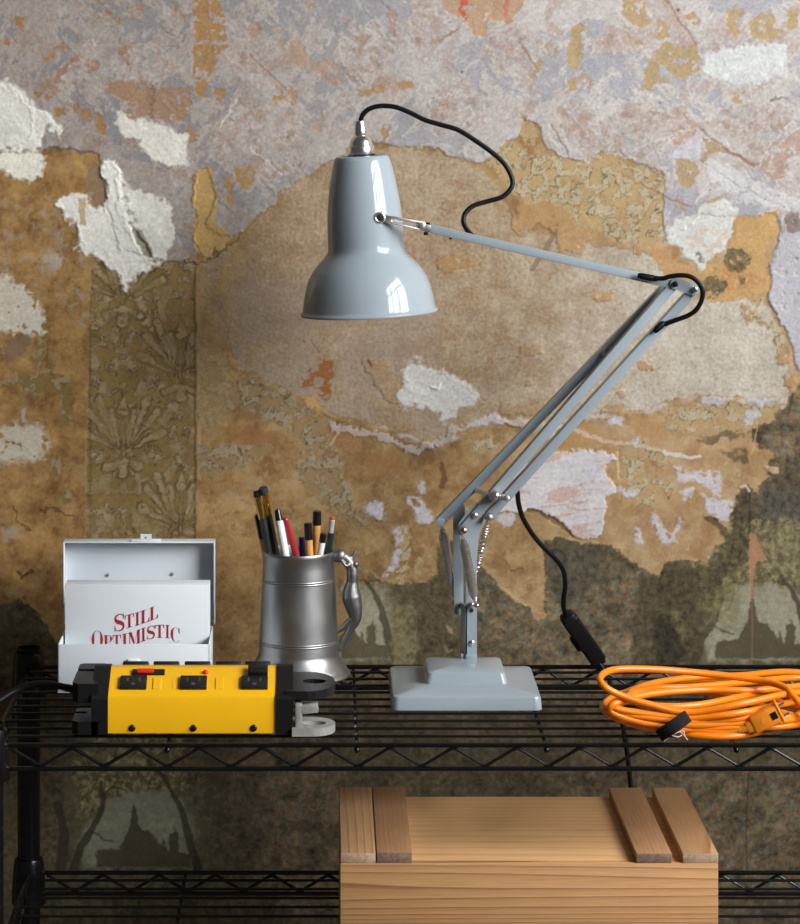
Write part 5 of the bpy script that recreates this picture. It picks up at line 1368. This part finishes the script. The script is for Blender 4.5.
# end brackets: a cap following the housing with two flat cord-winding ears
def ear(mb, x0, length, y0, y1, z, th, slot=None, notch=None, sgn=1):
    """horizontal tongue with a rounded end"""
    n = 12; cyy = (y0 + y1) / 2; ry = (y1 - y0) / 2; rx = min(length * .55, ry)
    loop = [V3((x0, y0, z)), V3((x0 + sgn * (length - rx), y0, z))]
    for k in range(1, n): 
        a = -PI / 2 + PI * k / n; loop.append(V3((x0 + sgn * (length - rx + rx * math.cos(a)), cyy + ry * math.sin(a), z)))
    loop += [V3((x0 + sgn * (length - rx), y1, z)), V3((x0, y1, z))]
    hole = None
    if slot:
        hx0, hx1, hy0, hy1 = slot; hole = []
        for k in range(16):
            a = 2 * PI * k / 16; hole.append(V3((x0 + sgn * ((hx0 + hx1) / 2 + (hx1 - hx0) / 2 * math.cos(a)), (hy0 + hy1) / 2 + (hy1 - hy0) / 2 * math.sin(a), z)))
    if notch:
        ny0, ny1, nd = notch; loop = [V3((x0, y0, z)), V3((x0 + sgn * (length - .006), y0, z)), V3((x0 + sgn * length, y0 + .006, z)), V3((x0 + sgn * length, ny0, z)), V3((x0 + sgn * (length - nd), ny0, z)), V3((x0 + sgn * (length - nd), ny1, z)), V3((x0 + sgn * length, ny1, z)), V3((x0 + sgn * length, y1 - .004, z)), V3((x0 + sgn * (length - .004), y1, z)), V3((x0, y1, z))]
    mb.extrude(loop, (0, 0, th), hole)
mb = lx(SX1, SX1 + .0165, prof, .04)
b = bmesh.new()
ear(mb, SX1 + .010, .0490, PY + .000, PY + .092, SH + .0365, .0085, slot=(.016, .040, PY + .036, PY + .058))
cr = obj('end_bracket', mb, M['plastic'], strip_)
mb = MB()
ear(mb, SX1 + .016, .0430, PY - .006, PY + .046, SH + .0012, .0080, slot=(.010, .034, PY + .010, PY + .028))
mb.box((SX1 + .0225, PY + .014, SH + .018), (.007, .030, .030), bevel=.0012)
mb.box((SX1 + .0310, PY + .006, SH + .027), (.022, .014, .0090), Matrix.Rotation(-.10, 3, 'Y'), bevel=.0012)
obj('cord_hook', mb, M['litgrey'], cr, 'cord hook with its lit grey painted in')
mb = lx(SX0 - .0165, SX0, prof, .04)
ear(mb, SX0 - .010, .0260, PY + .002, PY + .100, SH + .0330, .0190, notch=(PY + .062, PY + .072, .020), sgn=-1)
ear(mb, SX0 - .010, .0260, PY - .002, PY + .060, SH + .0020, .0130, notch=(PY + .036, PY + .044, .012), sgn=-1)
obj('end_bracket', mb, M['plastic'], strip_)
pts = [P(76, 690, 2.935), P(66, 687.5, 2.940), P(50, 684.5, 2.95), P(34, 684.5, 2.955), P(18, 689.5, 2.955), P(0, 700, 2.945), P(-16, 712, 2.935), P(-40, 745, 2.93), P(-48, 800, 2.93), P(-50, 900, 2.93)]
mb = MB(); sp = spline(pts, 8); mb.tube(sp, [.0046 - .0010 * min(1, i / 10) for i in range(len(sp))], 12)
obj('power_cord', mb, M['rubber'], strip_)

# ---------------------------------------------------------------- orange extension cord
coil = [(740, 730, .016), (725, 731, .014), (700, 730, .014), (655, 727, .012), (618, 718, .009), (604, 708, .010), (618, 697, .012), (650, 684, .010), (700, 677.5, .010), (750, 680, .010), (792, 692, .010), (803, 708, .010), (782, 724, .008),
        (740, 735.5, .006), (690, 735, .006), (640, 726, .006), (611, 715, .016), (603.5, 705, .021), (622, 694, .021), (660, 682.5, .020), (720, 680, .019), (782, 688, .019), (816, 703, .018), (800, 715.5, .019), (756, 717.5, .022), (700, 721.5, .023), (640, 716.5, .024),
        (607, 709, .029), (611, 698.5, .031), (640, 690, .030), (690, 689.5, .028), (745, 701, .026), (790, 715, .016), (840, 724, .010), (872, 704, .007), (846, 680, .008), (790, 672, .018), (742, 675.5, .028), (700, 677, .031), (655, 683, .033), (630, 693, .036), (642, 704, .034), (690, 706, .032),
        (745, 696, .032), (800, 686, .026), (850, 688, .018), (868, 704, .014), (830, 719, .010), (780, 726.5, .012), (740, 727, .019), (690, 728.5, .024), (640, 722, .026), (612, 712, .037), (616, 703, .041), (650, 694, .040), (700, 690, .038), (760, 690, .036), (830, 684, .030), (866, 690, .024), (850, 700, .020),
        (800, 692.5, .038), (745, 703, .041), (690, 712.5, .042), (650, 704.5, .046), (620, 695, .050), (604, 686, .056), (600.5, 677, .060), (614, 669.8, .062), (650, 669.2, .060), (700, 673, .054), (755, 679.5, .048), (784, 687, .045), (794, 697, .038), (810, 712, .026), (850, 722, .014), (880, 706, .012), (850, 686, .016), (800, 678, .020), (740, 683, .026), (690, 687, .030), (650, 689, .034), (622, 699, .038), (613, 707, .036), (640, 713, .036), (690, 718, .032), (745, 712, .030), (800, 700, .026), (850, 690, .022), (868, 700, .016), (830, 712, .014), (780, 721, .018), (730, 724, .020),
        (680, 725, .018), (632, 719, .016), (614, 711, .018), (626, 701, .018), (670, 690, .016), (720, 693.5, .018), (765, 699, .018), (800, 708, .014), (850, 722, .008), (900, 726, .006)]
def lie(a, b, h):
    p = on(a, b, h)
    return p if p.y > 2.869 else P(a, b, 2.869)
CP = [lie(a, b, h) for a, b, h in coil]
RC = .0035
ext = thing('extension_cord', (P(720, 705, 3.02).x, 3.02, SH), 'coiled orange extension cord lying at the right end of the wire shelf', 'cord')
mb = MB(); mb.tube(spline(CP, 9), RC, 12); obj('cord', mb, M['orange'], ext)
mb = MB()
pa = lie(746, 727.5, .020); pb = P(780, 710.5, pa.y - .002)
t = (pb - pa).normalized(); xd = V3((0, 1, 0)).cross(t).normalized(); yd = t.cross(xd); R = Matrix((xd, yd, t)).transposed()
mb.tube([lie(738, 730.5, .016), pa + t * .004], [.0040, .0060], 12)
L = (pb - pa).length
mb.box(pa + t * L * .58, (.0185, .0150, L * .80), R, .0022, 2)
mb.box(pa + t * L * .16, (.0130, .0120, L * .34), R, .0030, 2)
mb.box(pb - t * .001, (.0215, .0165, .0026), R, .0008, 1)
plug = obj('plug', mb, M['orangeplug'], ext)
mb = MB()
for s_ in (-1, 1): mb.box(pb + t * .0035 + xd * .0058 * s_, (.0016, .0060, .0075), R, .0004, 1)
obj('blade', mb, M['chrome'], plug)
mb = MB(); pc_ = pa + t * L * .60 - yd * 0
face = -yd if yd.y > 0 else yd
mb.box(pc_ + face * .0076 + t * L * .20, (.0075, .0004, .0065), R); mb.box(pc_ + face * .0079 + t * L * .20, (.0055, .0004, .0045), R)
obj('embossed_mark', mb, M['plastic'], plug)
mb = MB(); mb.lathe([(0, 0), (.0026, .0002), (.0028, .0008), (0, .0008)], pc_ + face * .0080 - t * L * .12, -face, 14); obj('moulded_dot', mb, M['orangeplug'], plug)
# hook and loop strap round the bundle
sp = spline([P(661, 734.5, 2.872), P(659.5, 736, 2.862), P(662.5, 734, 2.852), P(672, 727.6, 2.847), P(682, 720.5, 2.850), P(686.5, 717, 2.860), P(688, 715.5, 2.876), P(688, 716, 2.890)], 6)
mb = MB(); wd = (P(677, 735, 2.85) - P(671, 726, 2.85)); wd = wd.normalized() * .0062
vs = []
for i, p in enumerate(sp):
    tt = (sp[min(i + 1, len(sp) - 1)] - sp[max(i - 1, 0)]).normalized(); nn = tt.cross(wd).normalized() * .0011
    vs += [p - wd - nn, p + wd - nn, p + wd + nn, p - wd + nn]
fs = [(i * 4 + k, i * 4 + (k + 1) % 4, i * 4 + 4 + (k + 1) % 4, i * 4 + 4 + k) for i in range(len(sp) - 1) for k in range(4)] + [(0, 1, 2, 3), tuple(len(vs) - 4 + k for k in (3, 2, 1, 0))]
mb._add(vs, fs)
strap = obj('strap', mb, M['felt'], ext, 'black fabric strap')
mb = MB()
for q in ([(664, 741, -.025), (672, 735, -.026), (680, 731.5, -.025)], [(678, 731, -.025), (683, 734, -.026), (687.5, 740, -.025)], [(672, 735.5, -.026), (678, 737, -.026), (682, 735, -.025)], [(680, 731, -.025), (684, 731.5, -.026), (684, 736, -.026)]):
    mb.tube(spline([P(a, b, 2.868 + c * .5) for a, b, c in q], 5), .0005, 5)
obj('loose_thread', mb, M['thread'], strap)

# ---------------------------------------------------------------- wooden crate on the lower shelf
KX0, KX1 = P(340.2, 865, 2.86).x, P(718.3, 865, 2.86).x
KY0, KY1 = 2.86, 3.120
kz0, kz1 = LO + .0004, CZ - (863.6 - 60) / FPX * 2.86
crate = thing('wooden_crate', ((KX0 + KX1) / 2, (KY0 + KY1) / 2, LO), 'pale pine crate with battened lid standing on the lower wire shelf', 'crate')
tk = .012
cxk = (KX0 + KX1) / 2
lidz = kz1 - .0002
mb = MB(); mb.box((cxk, KY0 + tk / 2, (kz0 + kz1) / 2), (KX1 - KX0, tk, kz1 - kz0), bevel=.0010); obj('front_board', mb, M['woodfront'], crate)
mb = MB(); mb.box((cxk, KY1 - tk / 2, (kz0 + kz1 - .012) / 2), (KX1 - KX0, tk, kz1 - kz0 - .012), bevel=.0010); obj('back_board', mb, M['woodfront'], crate)
for x in (KX0 + tk / 2, KX1 - tk / 2):
    mb = MB(); mb.box((x, (KY0 + KY1) / 2, (kz0 + kz1 - .012) / 2), (tk, KY1 - KY0 - 2 * tk, kz1 - kz0 - .012), bevel=.0008); obj('side_board', mb, M['woodside'], crate)
mb = MB(); mb.box((cxk, (KY0 + KY1) / 2, kz0 + .004), (KX1 - KX0 - 2 * tk, KY1 - KY0 - 2 * tk, .008)); obj('bottom_board', mb, M['woodlid'], crate)
mb = MB(); mb.box((cxk, (KY0 + tk + KY1) / 2 + .0002, kz1 - .0058), (KX1 - KX0, KY1 - KY0 - tk - .0004, .0116), bevel=.0010); lidk = obj('lid', mb, M['woodlid'], crate)
def batten(px0, px1, m, endm, h=.0105, x_end=0.0):
    x0, x1 = P(px0, 860, 2.86).x, P(px1, 860, 2.86).x
    mb = MB(); mb.box(((x0 + x1) / 2, (KY0 + .0005 + KY1) / 2, kz1 + h / 2), (x1 - x0, KY1 - KY0 - .001, h), Matrix.Rotation(x_end, 3, 'Z'), .0009, 2)
    ob = obj('batten', mb, m, lidk); ob.data.materials.append(endm)
    for f in ob.data.polygons:
        if f.normal.y < -.9: f.material_index = 1
batten(340.6, 375.6, M['battenA'], M['endlight']); batten(376.8, 412, M['battenB'], M['enddark'], .0108)
batten(635.5, 671, M['battenC'], M['enddark'], .0098, x_end=.008); batten(682.3, 718, M['battenD'], M['endlight'], .0098, x_end=.004)

# ---------------------------------------------------------------- camera, light
cam = bpy.data.cameras.new('camera'); co = bpy.data.objects.new('camera', cam); COL.objects.link(co)
co.location = (0, 0, CZ); co.rotation_euler = (PI / 2, 0, 0)
cam.sensor_fit = 'HORIZONTAL'; cam.sensor_width = 36; cam.lens = FPX / 800 * 36
cam.shift_x = (400 - VPX) / 800; cam.shift_y = -(462 - VPY) / 800
cam.clip_start = .05; cam.clip_end = 50
scn.camera = co
la = bpy.data.lights.new('window_daylight', 'AREA'); la.shape = 'RECTANGLE'
la.size = WY1 - WY0 + .1; la.size_y = WZ1 - WZ0 + .1; la.energy = WIN_W; la.color = (.975, .985, 1.0)
lo = bpy.data.objects.new('window_daylight', la); COL.objects.link(lo)
lo.location = (RX + .16, (WY0 + WY1) / 2, (WZ0 + WZ1) / 2)
lo.rotation_euler = (0, PI / 2, 0)
d_ = V3((-1, 0, 0)); lo.rotation_mode = 'QUATERNION'; lo.rotation_quaternion = d_.to_track_quat('-Z', 'Y')
w = bpy.data.worlds.new('room_ambient'); scn.world = w; w.use_nodes = True
bg = w.node_tree.nodes['Background']; bg.inputs['Color'].default_value = AMB; bg.inputs['Strength'].default_value = AMB_S
vs_ = scn.view_settings; vs_.view_transform = 'Standard'; vs_.look = 'None'; vs_.gamma = 1; vs_.exposure = EXPO; vs_.use_curve_mapping = False
